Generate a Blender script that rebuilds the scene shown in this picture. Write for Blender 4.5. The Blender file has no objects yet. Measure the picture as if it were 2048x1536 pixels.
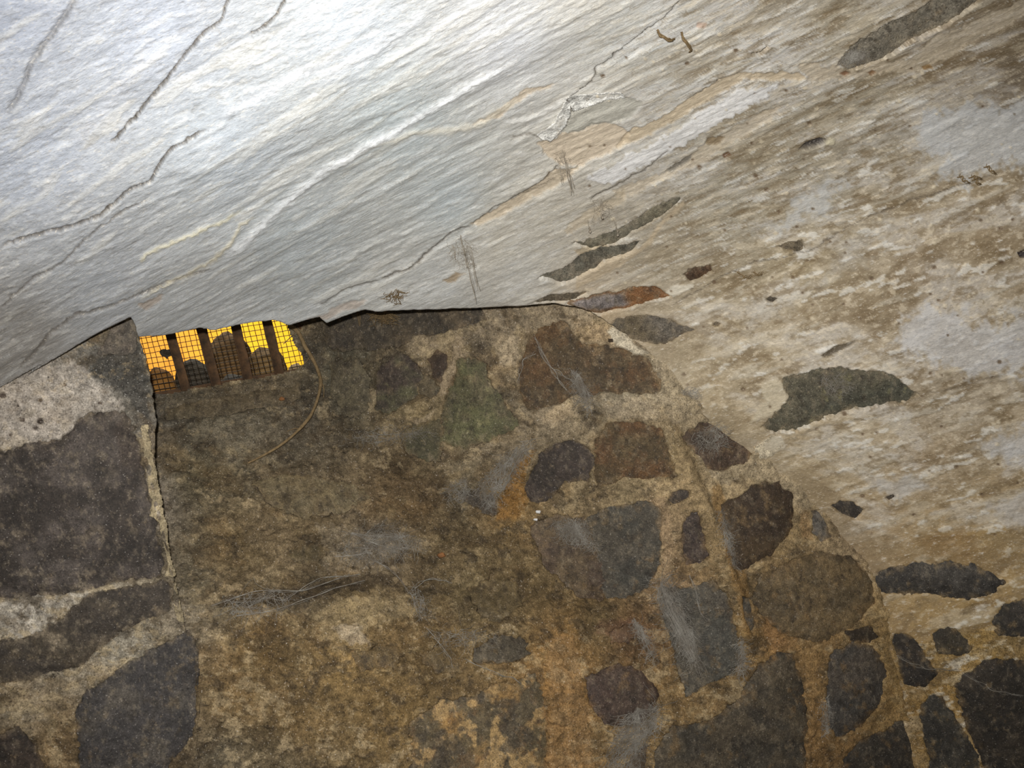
import bpy, math, random
import numpy as np
from mathutils import Matrix, Vector

# ------------------------------------------------------------------ camera, light, exposure
F = 1991.0                      # focal length in pixels of the 2048 px wide frame (35 mm on 36 mm)
ROLL, PITCH, CAMZ = math.radians(-12.0), math.radians(14.0), 1.45
scene = bpy.context.scene
scene.view_settings.view_transform = 'Standard'
scene.view_settings.look = 'None'
scene.view_settings.gamma = 1.0
scene.view_settings.use_curve_mapping = False
scene.view_settings.exposure = 0.0
fw = np.array([0.0, math.cos(PITCH), math.sin(PITCH)])
rt0 = np.array([1.0, 0.0, 0.0])
up0 = np.cross(rt0, fw)
cr, sr = math.cos(ROLL), math.sin(ROLL)
# roll: world up leans to the left in the picture
RT = rt0 * cr + up0 * sr
UP = -rt0 * sr + up0 * cr
ORG = np.array([0.0, 0.0, CAMZ])


def W(p):
    """camera coordinates (x right, y up, z forward) -> world"""
    p = np.asarray(p, float)
    return ORG + p[..., 0:1] * RT + p[..., 1:2] * UP + p[..., 2:3] * fw


cam = bpy.data.cameras.new('camera')
cam.lens = 35.0
cam.sensor_width = 36.0
cam.clip_start = 0.01
camo = bpy.data.objects.new('camera', cam)
scene.collection.objects.link(camo)
m = Matrix.Identity(4)
for i in range(3):
    m[i][0], m[i][1], m[i][2], m[i][3] = RT[i], UP[i], -fw[i], ORG[i]
camo.matrix_world = m
scene.camera = camo
cam.dof.use_dof = True
cam.dof.focus_distance = 2.3
cam.dof.aperture_fstop = 20.0

world = bpy.data.worlds.new('world')
scene.world = world
world.use_nodes = True
world.node_tree.nodes['Background'].inputs[0].default_value = (1.0, 0.97, 0.92, 1)
world.node_tree.nodes['Background'].inputs[1].default_value = 0.06


def spot(name, loc, target, energy, radius, size, blend, color=(1, 1, 1)):
    l = bpy.data.lights.new(name, 'SPOT')
    l.energy, l.shadow_soft_size, l.spot_size, l.spot_blend, l.color = energy, radius, size, blend, color
    o = bpy.data.objects.new(name, l)
    scene.collection.objects.link(o)
    a, b = Vector(W(loc)), Vector(W(target))
    o.location = a
    o.rotation_euler = (b - a).to_track_quat('-Z', 'Y').to_euler()
    return o


# the compact camera's own flash, up and to the left of its lens
spot('camera_flash', (-0.035, 0.06, 0.01), (0.05, 0.02, 2.0), 185.0, 0.012, math.radians(96), 0.9, (1.0, 0.985, 0.97))
# daylight outside the vent
ol = bpy.data.lights.new('daylight_outside', 'AREA')
ol.energy = 70.0
ol.size = 0.5
ol.color = (1.0, 0.93, 0.8)
olo = bpy.data.objects.new('daylight_outside', ol)
scene.collection.objects.link(olo)
_a, _b = Vector(W((-1.15, 1.5, 3.6))), Vector(W((-1.3, 0.25, 4.35)))
olo.location = _a
olo.rotation_euler = (_b - _a).to_track_quat('-Z', 'Y').to_euler()

# ------------------------------------------------------------------ noise and 2-D helpers


def _hash(ix, iy, iz, seed):
    h = (ix.astype(np.int64) * 374761393 + iy.astype(np.int64) * 668265263 + iz.astype(np.int64) * 2147483647 + seed * 974711)
    h = h & 0xffffffff
    h = ((h ^ (h >> 13)) * 1274126177) & 0xffffffff
    h = ((h ^ (h >> 16)) * 2246822519) & 0xffffffff
    h = h ^ (h >> 15)
    return (h & 0xffffff) / float(0xffffff) * 2 - 1


def vnoise(x, y, z=None, seed=0):
    x = np.asarray(x, float); y = np.asarray(y, float)
    if z is None:
        ix, iy = np.floor(x), np.floor(y)
        fx, fy = x - ix, y - iy
        fx = fx * fx * (3 - 2 * fx); fy = fy * fy * (3 - 2 * fy)
        o = np.zeros_like(ix)
        a = _hash(ix, iy, o, seed) * (1 - fx) + _hash(ix + 1, iy, o, seed) * fx
        b = _hash(ix, iy + 1, o, seed) * (1 - fx) + _hash(ix + 1, iy + 1, o, seed) * fx
        return a * (1 - fy) + b * fy
    iz = np.floor(z); fz = z - iz; fz = fz * fz * (3 - 2 * fz)
    return vnoise(x, y, None, seed) * (1 - fz) + vnoise(x, y, None, seed + 77) * fz


def fbm(x, y, seed=0, oct=4, gain=0.5):
    t = 0; a = 1.0; s = 0
    c, sn = 0.8, 0.6
    for i in range(oct):
        t = t + a * vnoise(x, y, None, seed + i * 13)
        s += a; a *= gain
        x, y = (c * x - sn * y) * 2.03, (sn * x + c * y) * 2.03
    return t / s


def smooth(e0, e1, x):
    t = np.clip((x - e0) / (e1 - e0), 0, 1)
    return t * t * (3 - 2 * t)


def poly_sd(px, py, poly):
    """signed pixel distance, negative inside"""
    d = np.full(px.shape, 1e9)
    inside = np.zeros(px.shape, bool)
    n = len(poly)
    for i in range(n):
        ax, ay = poly[i]; bx, by = poly[(i + 1) % n]
        ex, ey = bx - ax, by - ay
        t = np.clip(((px - ax) * ex + (py - ay) * ey) / (ex * ex + ey * ey + 1e-9), 0, 1)
        d = np.minimum(d, np.hypot(px - ax - t * ex, py - ay - t * ey))
        c = ((ay > py) != (by > py)) & (px < (bx - ax) * (py - ay) / (by - ay + 1e-12) + ax)
        inside ^= c
    return np.where(inside, -d, d)


def line_d(px, py, pts):
    """distance to a polyline, side (+ right/below of its direction) and 0..1 position along it"""
    d = np.full(px.shape, 1e9); side = np.zeros(px.shape); tt = np.zeros(px.shape)
    n = len(pts) - 1
    for i in range(n):
        ax, ay = pts[i]; bx, by = pts[i + 1]
        ex, ey = bx - ax, by - ay
        t = np.clip(((px - ax) * ex + (py - ay) * ey) / (ex * ex + ey * ey + 1e-9), 0, 1)
        q = np.hypot(px - ax - t * ex, py - ay - t * ey)
        s = np.sign(ex * (py - ay) - ey * (px - ax))
        k = q < d
        d = np.where(k, q, d); side = np.where(k, s, side); tt = np.where(k, (i + t) / n, tt)
    return d, side, tt


def lin(c):
    c = np.asarray(c, float) / 255.0
    return np.where(c <= 0.04045, c / 12.92, ((c + 0.055) / 1.055) ** 2.4)


def idw(px, py, pts, p=2.6):
    acc = np.zeros(px.shape + (3,)); ws = np.zeros(px.shape)
    for x, y, c in pts:
        w = 1.0 / ((px - x) ** 2 + (py - y) ** 2 + 900.0) ** (p / 2)
        acc += w[..., None] * np.array(c, float); ws += w
    return acc / ws[..., None]


def calm(c, k):
    """pull a colour towards its own grey by k"""
    g = c.mean(-1, keepdims=True)
    return c * (1 - k) + g * k


def mix(a, b, t):
    t = np.asarray(t)[..., None] if np.ndim(t) else t
    return a * (1 - t) + np.asarray(b, float) * t


def ragged(px, py, amp=5.0, seed=5):
    """wobble of the outlines of stones and peeled patches"""
    return (px + amp * 1.6 * fbm(px / 38, py / 38, seed, 3) + amp * 0.9 * fbm(px / 8, py / 8, seed + 3, 2),
            py + amp * 1.6 * fbm(px / 38, py / 38, seed + 50, 3) + amp * 0.9 * fbm(px / 8, py / 8, seed + 53, 2))


# ------------------------------------------------------------------ the two surfaces of the place
NW = np.array([-0.30, -0.08, 1.0]); DW = 2.2      # end wall: NW . p = DW


def ray(px, py):
    return np.stack([(px - 1024) / F, (768 - py) / F, np.ones_like(px)], -1)


def zwall0(px, py):
    return DW / np.maximum(ray(px, py) @ NW, 0.25)


LEDGE = [(268, 560), (280, 680), (298, 745), (306, 790), (312, 830), (308, 900), (318, 980), (326, 1040), (340, 1120), (352, 1190), (372, 1250), (392, 1300), (396, 1400), (398, 1536), (410, 1900)]
REDGE = [(1325, 560), (1330, 700), (1338, 850), (1372, 930), (1410, 1010), (1440, 1090), (1465, 1160), (1492, 1260), (1500, 1330), (1500, 2000)]
LIP = [(200, 1270), (390, 1290), (700, 1330), (1100, 1390), (1380, 1400), (1500, 1350), (1700, 1300)]
GBASE = [(200, 800), (308, 790), (400, 775), (500, 758), (605, 738), (700, 735), (1000, 700)]
GMAX = 0.20


def lx(py):
    p = np.array(LEDGE, float)
    return np.interp(py, p[:, 1], p[:, 0]) + 4.0 * vnoise(py / 23.0, py * 0 + 3.3, None, 4) + 2.2 * vnoise(py / 8.0, py * 0 + 1.3, None, 8)


def recess_g(px, py):
    r = np.array(REDGE, float); l = np.array(LIP, float); g = np.array(GBASE, float)
    xr = np.interp(py, r[:, 1], r[:, 0]); yl = np.interp(px, l[:, 0], l[:, 1]); yb = np.interp(px, g[:, 0], g[:, 1])
    a = (xr - px) / np.maximum(xr - 625, 50)
    b = (yl - py) / np.maximum(yl - yb, 50)
    # a slight shelf half-way up the sill, and a rounded lip
    b = b + 0.05 * smooth(0.22, 0.30, b) - 0.05 * smooth(0.0, 0.25, b)
    k = 0.05
    h = np.clip(0.5 + 0.5 * (b - a) / k, 0, 1)
    s = b * (1 - h) + a * h - k * h * (1 - h)
    s = np.where(s > 0, s, 0)
    s = np.sqrt(s * s + 0.03 ** 2) - 0.03
    return GMAX * np.clip(s, 0, 1.0)


def big_bumps(px, py):
    return 0.006 * fbm(px / 240, py / 240, 91, 3)


def wall_pt(px, py):
    z = zwall0(px, py) * (1 + recess_g(px, py)) * (1 + big_bumps(px, py))
    return ray(px, py) * z[..., None]


def left_pt(px, py):
    z = zwall0(px, py) * 0.993 * (1 + big_bumps(px, py))
    return ray(px, py) * z[..., None]


# vault: the edge line where it meets the end wall, extruded towards the camera along one axis
VX, VY = -2400.0, 2300.0
AX = np.array([(VX - 1024) / F, (768 - VY) / F, 1.0])
BND = [(-1900, 1200), (-1600, 1100), (-1150, 1040), (-900, 1050), (-400, 990), (-150, 860), (0, 778), (104, 712), (190, 668), (262, 634), (276, 674), (345, 668), (398, 657),
       (430, 661), (470, 652), (505, 646), (545, 641), (580, 651), (612, 641), (640, 634), (655, 646), (690, 632), (730, 619), (752, 624), (800, 620),
       (870, 619), (960, 615), (1040, 612), (1110, 606), (1180, 622), (1240, 660), (1290, 692), (1330, 735), (1362, 790), (1400, 850), (1530, 915), (1600, 985),
       (1650, 1060), (1700, 1110), (1755, 1180), (1775, 1290), (1800, 1400), (1850, 1600), (1900, 1800), (1950, 2100), (2000, 2500)]
_b = np.array(BND, float)
_th = np.arctan2(_b[:, 1] - VY, _b[:, 0] - VX); _r = np.hypot(_b[:, 1] - VY, _b[:, 0] - VX)
_o = np.argsort(_th)
_th, _r = _th[_o], _r[_o]
THD = np.linspace(_th[0], _th[-1], 6000)
RD = np.interp(THD, _th, _r)
_rag = 2.6 * vnoise(THD * 340, THD * 0 + .5, None, 21) + 1.6 * vnoise(THD * 1200, THD * 0 + .5, None, 22)
RD = RD + 17.0 * vnoise(THD * 75, THD * 0 + .5, None, 23) * smooth(-0.46, -0.40, THD)
RD = RD + _rag * smooth(-0.75, -0.65, THD)
_bx, _by = VX + RD * np.cos(THD), VY + RD * np.sin(THD)
GB = [(-1900, 1190), (-1600, 1080), (-1250, 1020), (-900, 970), (-400, 890), (0, 792), (275, 700), (500, 655), (700, 634), (980, 616), (1110, 614), (1180, 626), (1260, 664), (1330, 735),
      (1400, 845), (1520, 915), (1600, 985), (1700, 1100), (1755, 1180), (1775, 1290), (1800, 1400), (1850, 1600), (1900, 1800), (1950, 2100), (2000, 2500)]
_g = np.array(GB, float)
_gt = np.arctan2(_g[:, 1] - VY, _g[:, 0] - VX); _gr = np.hypot(_g[:, 1] - VY, _g[:, 0] - VX)
_o = np.argsort(_gt)
RS = np.interp(THD, _gt[_o], _gr[_o])
for _k in range(3):
    RS = np.convolve(np.pad(RS, 75, 'edge'), np.ones(151) / 151, 'valid')
_sx, _sy = VX + RS * np.cos(THD), VY + RS * np.sin(THD)
ZB = zwall0(VX + RS * np.cos(THD), VY + RS * np.sin(THD))
_P3 = ray(_sx, _sy) * zwall0(_sx, _sy)[:, None]
UD = np.concatenate([[0], np.cumsum(np.linalg.norm(np.diff(_P3, axis=0), axis=1))])


def vault(px, py):
    """camera-space point, metres across (u), metres along (t), ratio s (>=1 on the vault), theta"""
    dx, dy = px - VX, py - VY
    th = np.arctan2(dy, dx); r = np.hypot(dx, dy)
    rb = np.interp(th, THD, RD); zb = np.interp(th, THD, ZB); u = np.interp(th, THD, UD)
    rs = np.interp(th, THD, RS)
    s = r / rb
    z = zb * (rs / np.maximum(r, rb)) ** 0.5
    p = ray(np.where(s < 1, VX + rb * np.cos(th), px), np.where(s < 1, VY + rb * np.sin(th), py)) * z[..., None]
    return p, u, zb * np.log(np.maximum(r, 1.0) / rs) * 1.9, s, th, r, rb


def vault_pt(px, py):
    return vault(px, py)[0]


def normals(fn, px, py, e=6.0):
    p = fn(px, py)
    n = np.cross(fn(px + e, py) - fn(px - e, py), fn(px, py + e) - fn(px, py - e))
    n /= np.linalg.norm(n, axis=-1, keepdims=True) + 1e-12
    n *= np.where((n * p).sum(-1) > 0, -1.0, 1.0)[..., None]
    return p, n


# ------------------------------------------------------------------ materials
def nodes_of(name):
    mt = bpy.data.materials.new(name)
    mt.use_nodes = True
    nt = mt.node_tree
    return mt, nt, nt.nodes, nt.links, nt.nodes['Principled BSDF']


def N(nt, t, **kw):
    n = nt.nodes.new(t)
    for k, v in kw.items():
        setattr(n, k, v)
    return n


def mathn(nt, op, a, b=None, c=None):
    n = N(nt, 'ShaderNodeMath', operation=op)
    for i, v in enumerate((a, b, c)):
        if v is None:
            continue
        if isinstance(v, (int, float)):
            n.inputs[i].default_value = v
        else:
            nt.links.new(v, n.inputs[i])
    return n.outputs[0]


def noise_out(nt, vec, scale, detail=4.0, rough=0.6, sc3=None):
    if sc3:
        mp = N(nt, 'ShaderNodeMapping'); mp.inputs['Scale'].default_value = sc3
        nt.links.new(vec, mp.inputs[0]); vec = mp.outputs[0]
    n = N(nt, 'ShaderNodeTexNoise')
    n.inputs['Scale'].default_value = scale; n.inputs['Detail'].default_value = detail; n.inputs['Roughness'].default_value = rough
    nt.links.new(vec, n.inputs['Vector'])
    return n.outputs['Fac']


def ramp(nt, f, lo, hi, a=0.0, b=1.0):
    n = N(nt, 'ShaderNodeMapRange'); n.clamp = True
    for k, v in (('From Min', lo), ('From Max', hi), ('To Min', a), ('To Max', b)):
        n.inputs[k].default_value = v
    nt.links.new(f, n.inputs['Value'])
    return n.outputs['Result']


def mixc(nt, fac, a, b, mode='MIX'):
    n = N(nt, 'ShaderNodeMix', data_type='RGBA', blend_type=mode)
    for i, v in ((0, fac), (6, a), (7, b)):
        if isinstance(v, (int, float)):
            n.inputs[i].default_value = v
        elif isinstance(v, tuple):
            n.inputs[i].default_value = v + (1,) if len(v) == 3 else v
        else:
            nt.links.new(v, n.inputs[i])
    return n.outputs[2]


def surface_material(name, kind, rough=0.85, bump=0.5, spec=0.3):
    """colour attribute for the stains and patches, noises for grain, specks and crust"""
    mt, nt, nd, lk, bs = nodes_of(name)
    col = N(nt, 'ShaderNodeVertexColor', layer_name='Col').outputs[0]
    if kind == 'plaster':
        vec = N(nt, 'ShaderNodeAttribute', attribute_name='flow').outputs['Vector']
        a = noise_out(nt, vec, 1.0, 6, 0.62, (24, 11, 1))
        b = noise_out(nt, vec, 1.0, 5, 0.65, (110, 44, 1))
        c = noise_out(nt, vec, 1.0, 4, 0.7, (320, 160, 1))
        f = ramp(nt, a, 0.3, 0.7, 0.88, 1.10)
        g = ramp(nt, b, 0.3, 0.7, 0.86, 1.12)
        col = mixc(nt, 1.0, col, mathn(nt, 'MULTIPLY', f, g), 'MULTIPLY')
        col = mixc(nt, 1.0, col, ramp(nt, c, 0.3, 0.7, 0.84, 1.14), 'MULTIPLY')
        # chalky white flecks, pale raised crumbs
        fl = ramp(nt, b, 0.60, 0.70)
        col = mixc(nt, mathn(nt, 'MULTIPLY', fl, 0.55), col, tuple(lin((232, 226, 214))))
        fl2 = ramp(nt, c, 0.60, 0.66)
        col = mixc(nt, mathn(nt, 'MULTIPLY', fl2, 0.7), col, tuple(lin((226, 212, 188))))
        dk = ramp(nt, c, 0.40, 0.34)
        col = mixc(nt, mathn(nt, 'MULTIPLY', dk, 0.35), col, tuple(lin((120, 108, 90))))
        h = mathn(nt, 'ADD', mathn(nt, 'MULTIPLY', a, 1.0), mathn(nt, 'ADD', mathn(nt, 'MULTIPLY', b, 0.5), mathn(nt, 'MULTIPLY', c, 0.30)))
        dist = 0.006
    else:
        vec = N(nt, 'ShaderNodeNewGeometry').outputs['Position']
        a = noise_out(nt, vec, 14, 7, 0.68)
        b = noise_out(nt, vec, 75, 6, 0.7)
        c = noise_out(nt, vec, 330, 3, 0.6)
        d = noise_out(nt, vec, 36, 5, 0.7)
        if kind == 'mortar':
            col = mixc(nt, 1.0, col, mathn(nt, 'MULTIPLY', ramp(nt, a, 0.3, 0.7, 0.70, 1.22), ramp(nt, b, 0.32, 0.68, 0.5, 1.42)), 'MULTIPLY')
            col = mixc(nt, ramp(nt, d, 0.56, 0.66, 0, 0.35), col, tuple(lin((88, 72, 46))))
            col = mixc(nt, ramp(nt, d, 0.42, 0.34, 0, 0.22), col, tuple(lin((205, 180, 138))))
        else:
            col = mixc(nt, 1.0, col, mathn(nt, 'MULTIPLY', ramp(nt, a, 0.3, 0.7, 0.75, 1.2), ramp(nt, b, 0.32, 0.68, 0.6, 1.4)), 'MULTIPLY')
            col = mixc(nt, ramp(nt, d, 0.62, 0.72, 0, 0.35), col, tuple(lin((150, 130, 100))))
        col = mixc(nt, 1.0, col, ramp(nt, c, 0.3, 0.7, 0.62, 1.42), 'MULTIPLY')
        col = mixc(nt, ramp(nt, c, 0.66, 0.71, 0, 0.75 if kind == 'mortar' else 0.4), col, tuple(lin((215, 208, 198))))   # pale grains and dust
        col = mixc(nt, ramp(nt, c, 0.36, 0.31, 0, 0.75), col, tuple(lin((34, 28, 22))))      # dark grains
        h = mathn(nt, 'ADD', mathn(nt, 'MULTIPLY', a, 1.2), mathn(nt, 'ADD', mathn(nt, 'MULTIPLY', b, 0.55), mathn(nt, 'MULTIPLY', c, 0.15)))
        dist = 0.009
    bp = N(nt, 'ShaderNodeBump'); bp.inputs['Strength'].default_value = bump; bp.inputs['Distance'].default_value = dist
    lk.new(h, bp.inputs['Height']); lk.new(bp.outputs[0], bs.inputs['Normal'])
    lk.new(col, bs.inputs['Base Color'])
    bs.inputs['Roughness'].default_value = rough
    bs.inputs['Specular IOR Level'].default_value = spec
    return mt


def plain_material(name, c1, c2, scale=60, rough=0.8, metal=0.0, bump=0.3):
    mt, nt, nd, lk, bs = nodes_of(name)
    vec = N(nt, 'ShaderNodeNewGeometry').outputs['Position']
    a = noise_out(nt, vec, scale, 6, 0.7)
    col = mixc(nt, ramp(nt, a, 0.35, 0.65), tuple(lin(c1)), tuple(lin(c2)))
    lk.new(col, bs.inputs['Base Color'])
    bs.inputs['Roughness'].default_value = rough; bs.inputs['Metallic'].default_value = metal
    bs.inputs['Specular IOR Level'].default_value = 0.3
    bp = N(nt, 'ShaderNodeBump'); bp.inputs['Strength'].default_value = bump; bp.inputs['Distance'].default_value = 0.004
    lk.new(a, bp.inputs['Height']); lk.new(bp.outputs[0], bs.inputs['Normal'])
    return mt


M_PLASTER = surface_material('limewashed_plaster', 'plaster', 0.62, 0.55, 0.4)
M_MORTAR = surface_material('mortar', 'mortar', 0.9, 0.75, 0.2)
M_STONE = surface_material('stone', 'stone', 0.7, 0.5, 0.35)
M_IRON = plain_material('rusty_iron', (66, 52, 39), (108, 80, 54), 50, 0.8, 0.2)
M_WIRE = plain_material('dark_wire', (34, 28, 22), (70, 56, 40), 120, 0.6, 0.5)
M_ROOT = plain_material('dry_root', (140, 118, 84), (104, 86, 58), 120, 0.85)
M_WEB = plain_material('cobweb_silk', (172, 167, 156), (120, 111, 98), 30, 0.9)
M_WEBD = plain_material('dusty_cobweb', (176, 166, 150), (124, 114, 98), 60, 0.9)
M_YELLOW = None

# ------------------------------------------------------------------ mesh building


def tag(o, label=None, cat=None, group=None, kind=None):
    if label: o['label'] = label
    if cat: o['category'] = cat
    if group: o['group'] = group
    if kind: o['kind'] = kind
    return o


def link(name, verts, faces, mat, parent=None, smooth_shade=True, col=None, flow=None, center=True):
    verts = np.asarray(verts, float).reshape(-1, 3)
    faces = np.asarray(faces)
    c = verts.mean(0) if center else np.zeros(3)
    me = bpy.data.meshes.new(name)
    nv, nf, k = len(verts), len(faces), faces.shape[1]
    me.vertices.add(nv); me.vertices.foreach_set('co', (verts - c).astype(np.float32).ravel())
    me.loops.add(nf * k); me.loops.foreach_set('vertex_index', faces.astype(np.int32).ravel())
    me.polygons.add(nf)
    me.polygons.foreach_set('loop_start', np.arange(0, nf * k, k, dtype=np.int32))
    me.polygons.foreach_set('loop_total', np.full(nf, k, np.int32))
    me.polygons.foreach_set('use_smooth', np.full(nf, smooth_shade, bool))
    if col is not None:
        a = me.color_attributes.new('Col', 'FLOAT_COLOR', 'POINT')
        cc = np.ones((nv, 4), np.float32); cc[:, :3] = np.clip(col.reshape(-1, 3), 0.002, 0.9)
        a.data.foreach_set('color', cc.ravel())
    if flow is not None:
        a = me.attributes.new('flow', 'FLOAT_VECTOR', 'POINT')
        ff = np.zeros((nv, 3), np.float32); ff[:, :2] = flow.reshape(-1, 2)
        a.data.foreach_set('vector', ff.ravel())
    me.update(calc_edges=True)
    me.validate()
    me.materials.append(mat)
    o = bpy.data.objects.new(name, me)
    scene.collection.objects.link(o)
    o.location = c
    if parent is not None:
        o.parent = parent
        o.matrix_parent_inverse = Matrix.Identity(4)
        o.location = Vector(c) - parent.location
    return o


def empty(name, loc):
    o = bpy.data.objects.new(name, None)
    o.empty_display_size = 0.05
    scene.collection.objects.link(o)
    o.location = Vector(loc)
    return o


def axis_samples(a, b, step, out_lo, out_hi, coarse=24):
    return np.concatenate([np.arange(out_lo, a, coarse), np.arange(a, b, step), np.arange(b, out_hi + coarse, coarse)])


def grid_object(name, X, Y, P, keep, mat, col, flow=None, parent=None):
    """P in camera space (H, W, 3); keep (H-1, W-1) cells"""
    H, Wd = X.shape
    idx = np.arange(H * Wd).reshape(H, Wd)
    q = np.stack([idx[:-1, :-1], idx[1:, :-1], idx[1:, 1:], idx[:-1, 1:]], -1)[keep]
    used = np.zeros(H * Wd, bool); used[q.ravel()] = True
    remap = np.cumsum(used) - 1
    return link(name, W(P.reshape(-1, 3)[used]), remap[q], mat, parent,
                col=col.reshape(-1, 3)[used], flow=None if flow is None else flow.reshape(-1, 2)[used])


# ------------------------------------------------------------------ what the photo shows where: stones and patches
# (surface, outline in photo pixels, colour, second colour, share of second, name, label)
ST = []


def S(surf, poly, c1, c2=None, mixs=0.4, name='rubble_stone', label=None, dome=4.0, amp=5.0):
    ST.append(dict(surf=surf, poly=poly, c1=c1, c2=c2 or c1, mix=mixs, name=name, label=label, dome=dome, amp=amp))


# left of the vent
S('left', [(-300, 930), (0, 905), (60, 888), (125, 880), (150, 845), (180, 826), (250, 824), (282, 890), (296, 1000), (315, 1060), (328, 1120), (322, 1150), (230, 1168), (180, 1182), (100, 1190), (0, 1202), (-300, 1225)],
  (58, 52, 48), (84, 78, 76), 0.45, 'rubble_stone', 'large smooth charcoal stone with grey bloom', 6)
S('left', [(-300, 1330), (0, 1285), (60, 1270), (120, 1240), (180, 1188), (240, 1178), (330, 1160), (346, 1190), (342, 1228), (285, 1240), (240, 1265), (165, 1328), (60, 1358), (0, 1368), (-300, 1420)],
  (80, 72, 60), (66, 60, 54), 0.5, label='flat brown grey stone')
S('left', [(148, 1440), (170, 1385), (260, 1332), (330, 1282), (372, 1262), (392, 1300), (390, 1420), (385, 1470), (340, 1530), (330, 1640), (170, 1640), (158, 1500)],
  (66, 64, 66), (86, 82, 78), 0.4, label='blue grey stone with a slanting ridge')
S('left', [(-300, 1480), (0, 1466), (40, 1456), (70, 1490), (86, 1540), (80, 1640), (-300, 1640)], (64, 54, 46), (50, 44, 40))
S('left', [(205, 690), (222, 655), (262, 634), (275, 660), (272, 700), (240, 712), (190, 706)], (112, 104, 96), (84, 80, 74), 0.5, label='small pale grey stone under the plaster corner', amp=3)
# right reveal of the vent opening
S('wall', [(1050, 690), (1075, 655), (1105, 640), (1130, 645), (1150, 675), (1165, 692), (1220, 690), (1262, 705), (1300, 722), (1324, 760), (1318, 782), (1270, 790), (1200, 788), (1150, 792), (1100, 812), (1055, 820), (1040, 790), (1034, 740)],
  (90, 76, 54), (96, 74, 48), 0.35, label='large rust brown stone with cobweb strands')
S('wall', [(1062, 950), (1078, 912), (1110, 885), (1148, 880), (1180, 905), (1190, 935), (1180, 966), (1130, 965), (1092, 1003), (1064, 1004), (1050, 975)],
  (70, 62, 58), (62, 55, 50), 0.4, label='dark purple brown stone')
S('wall', [(1188, 880), (1215, 848), (1290, 843), (1330, 862), (1342, 920), (1350, 957), (1295, 956), (1240, 960), (1196, 972), (1186, 930)],
  (88, 74, 50), (98, 72, 44), 0.35, label='brown stone flecked with rust')
S('wall', [(898, 775), (918, 722), (945, 715), (968, 730), (990, 770), (1012, 815), (1042, 850), (985, 882), (925, 897), (886, 882), (888, 815)],
  (100, 96, 72), (96, 98, 68), 0.5, label='green stained stone', amp=6)
S('wall', [(752, 790), (758, 725), (800, 702), (832, 725), (850, 745), (832, 770), (836, 790), (800, 815), (770, 828), (748, 815)],
  (76, 66, 60), (96, 96, 70), 0.35, label='dark stone with lichen')
S('wall', [(850, 715), (872, 697), (892, 712), (888, 745), (884, 775), (866, 755)], (68, 56, 46), (78, 64, 50), label='small dark brown stone chip')
S('wall', [(832, 765), (852, 742), (884, 780), (862, 800), (838, 790)], (118, 106, 84), (100, 92, 72), label='small grey brown stone chip')
S('wall', [(800, 862), (850, 842), (884, 838), (890, 870), (882, 922), (838, 918), (804, 895)], (82, 80, 58), (92, 84, 62), 0.4, amp=6)
S('wall', [(640, 640), (720, 606), (860, 606), (962, 612), (972, 640), (905, 664), (830, 672), (800, 690), (740, 700), (690, 700), (650, 690)], (88, 78, 62), (70, 64, 54), 0.5, label='flat dark stone directly under the plaster edge')
S('wall', [(655, 720), (720, 720), (742, 760), (735, 830), (700, 838), (665, 800)], (104, 98, 78), (84, 78, 62), 0.5, amp=7)
# front of the wall right of the opening
S('wall', [(1170, 1035), (1205, 1020), (1268, 1006), (1290, 1000), (1320, 1022), (1325, 1090), (1320, 1132), (1290, 1180), (1212, 1200), (1192, 1120)],
  (86, 82, 74), (72, 72, 68), 0.4, label='dark grey square stone')
S('wall', [(1064, 1048), (1110, 1032), (1165, 1036), (1190, 1080), (1208, 1140), (1210, 1200), (1150, 1190), (1112, 1150), (1080, 1110)],
  (104, 90, 70), (88, 74, 62), 0.5, amp=8, label='brown stone behind a grey web')
S('wall', [(1334, 1004), (1342, 984), (1378, 982), (1378, 1000), (1350, 1012)], (66, 60, 56), amp=3)
S('wall', [(1362, 1060), (1372, 1038), (1395, 1024), (1408, 1070), (1418, 1108), (1400, 1126), (1375, 1132), (1362, 1100)], (80, 70, 66), (70, 60, 56))
S('wall', [(1446, 1010), (1480, 985), (1530, 962), (1562, 962), (1590, 1000), (1590, 1058), (1545, 1108), (1500, 1136), (1464, 1138), (1452, 1070)],
  (80, 66, 48), (70, 58, 46), 0.5, label='dark brown stone split by a crease', dome=7)
S('wall', [(1362, 868), (1400, 846), (1450, 842), (1490, 872), (1506, 908), (1500, 922), (1430, 946), (1412, 940), (1384, 895)], (86, 70, 58), (96, 84, 74), 0.4)
S('wall', [(1622, 1020), (1640, 1022), (1666, 1072), (1642, 1082), (1622, 1065)], (108, 106, 104), (96, 92, 88), amp=3)
S('wall', [(1500, 1200), (1520, 1158), (1562, 1125), (1635, 1102), (1700, 1112), (1738, 1150), (1752, 1205), (1712, 1250), (1640, 1285), (1600, 1275), (1560, 1262), (1535, 1240)],
  (116, 100, 72), (96, 84, 62), 0.5, label='broad tan brown stone', dome=9)
S('wall', [(1326, 1180), (1380, 1168), (1425, 1160), (1455, 1190), (1472, 1260), (1480, 1310), (1468, 1350), (1372, 1396), (1352, 1330), (1330, 1250)],
  (92, 88, 80), (78, 78, 74), 0.5, label='long grey stone below the corner')
S('wall', [(1520, 1322), (1560, 1305), (1592, 1312), (1602, 1360), (1618, 1420), (1604, 1640), (1310, 1640), (1308, 1500), (1345, 1455), (1420, 1440), (1472, 1402), (1498, 1360)],
  (88, 80, 66), (72, 68, 60), 0.5, label='large flat grey brown stone', dome=7)
S('wall', [(1662, 1300), (1700, 1285), (1752, 1290), (1776, 1340), (1762, 1400), (1720, 1458), (1680, 1476), (1652, 1450), (1650, 1370)], (86, 80, 74), (72, 70, 68), 0.5, dome=7)
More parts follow.
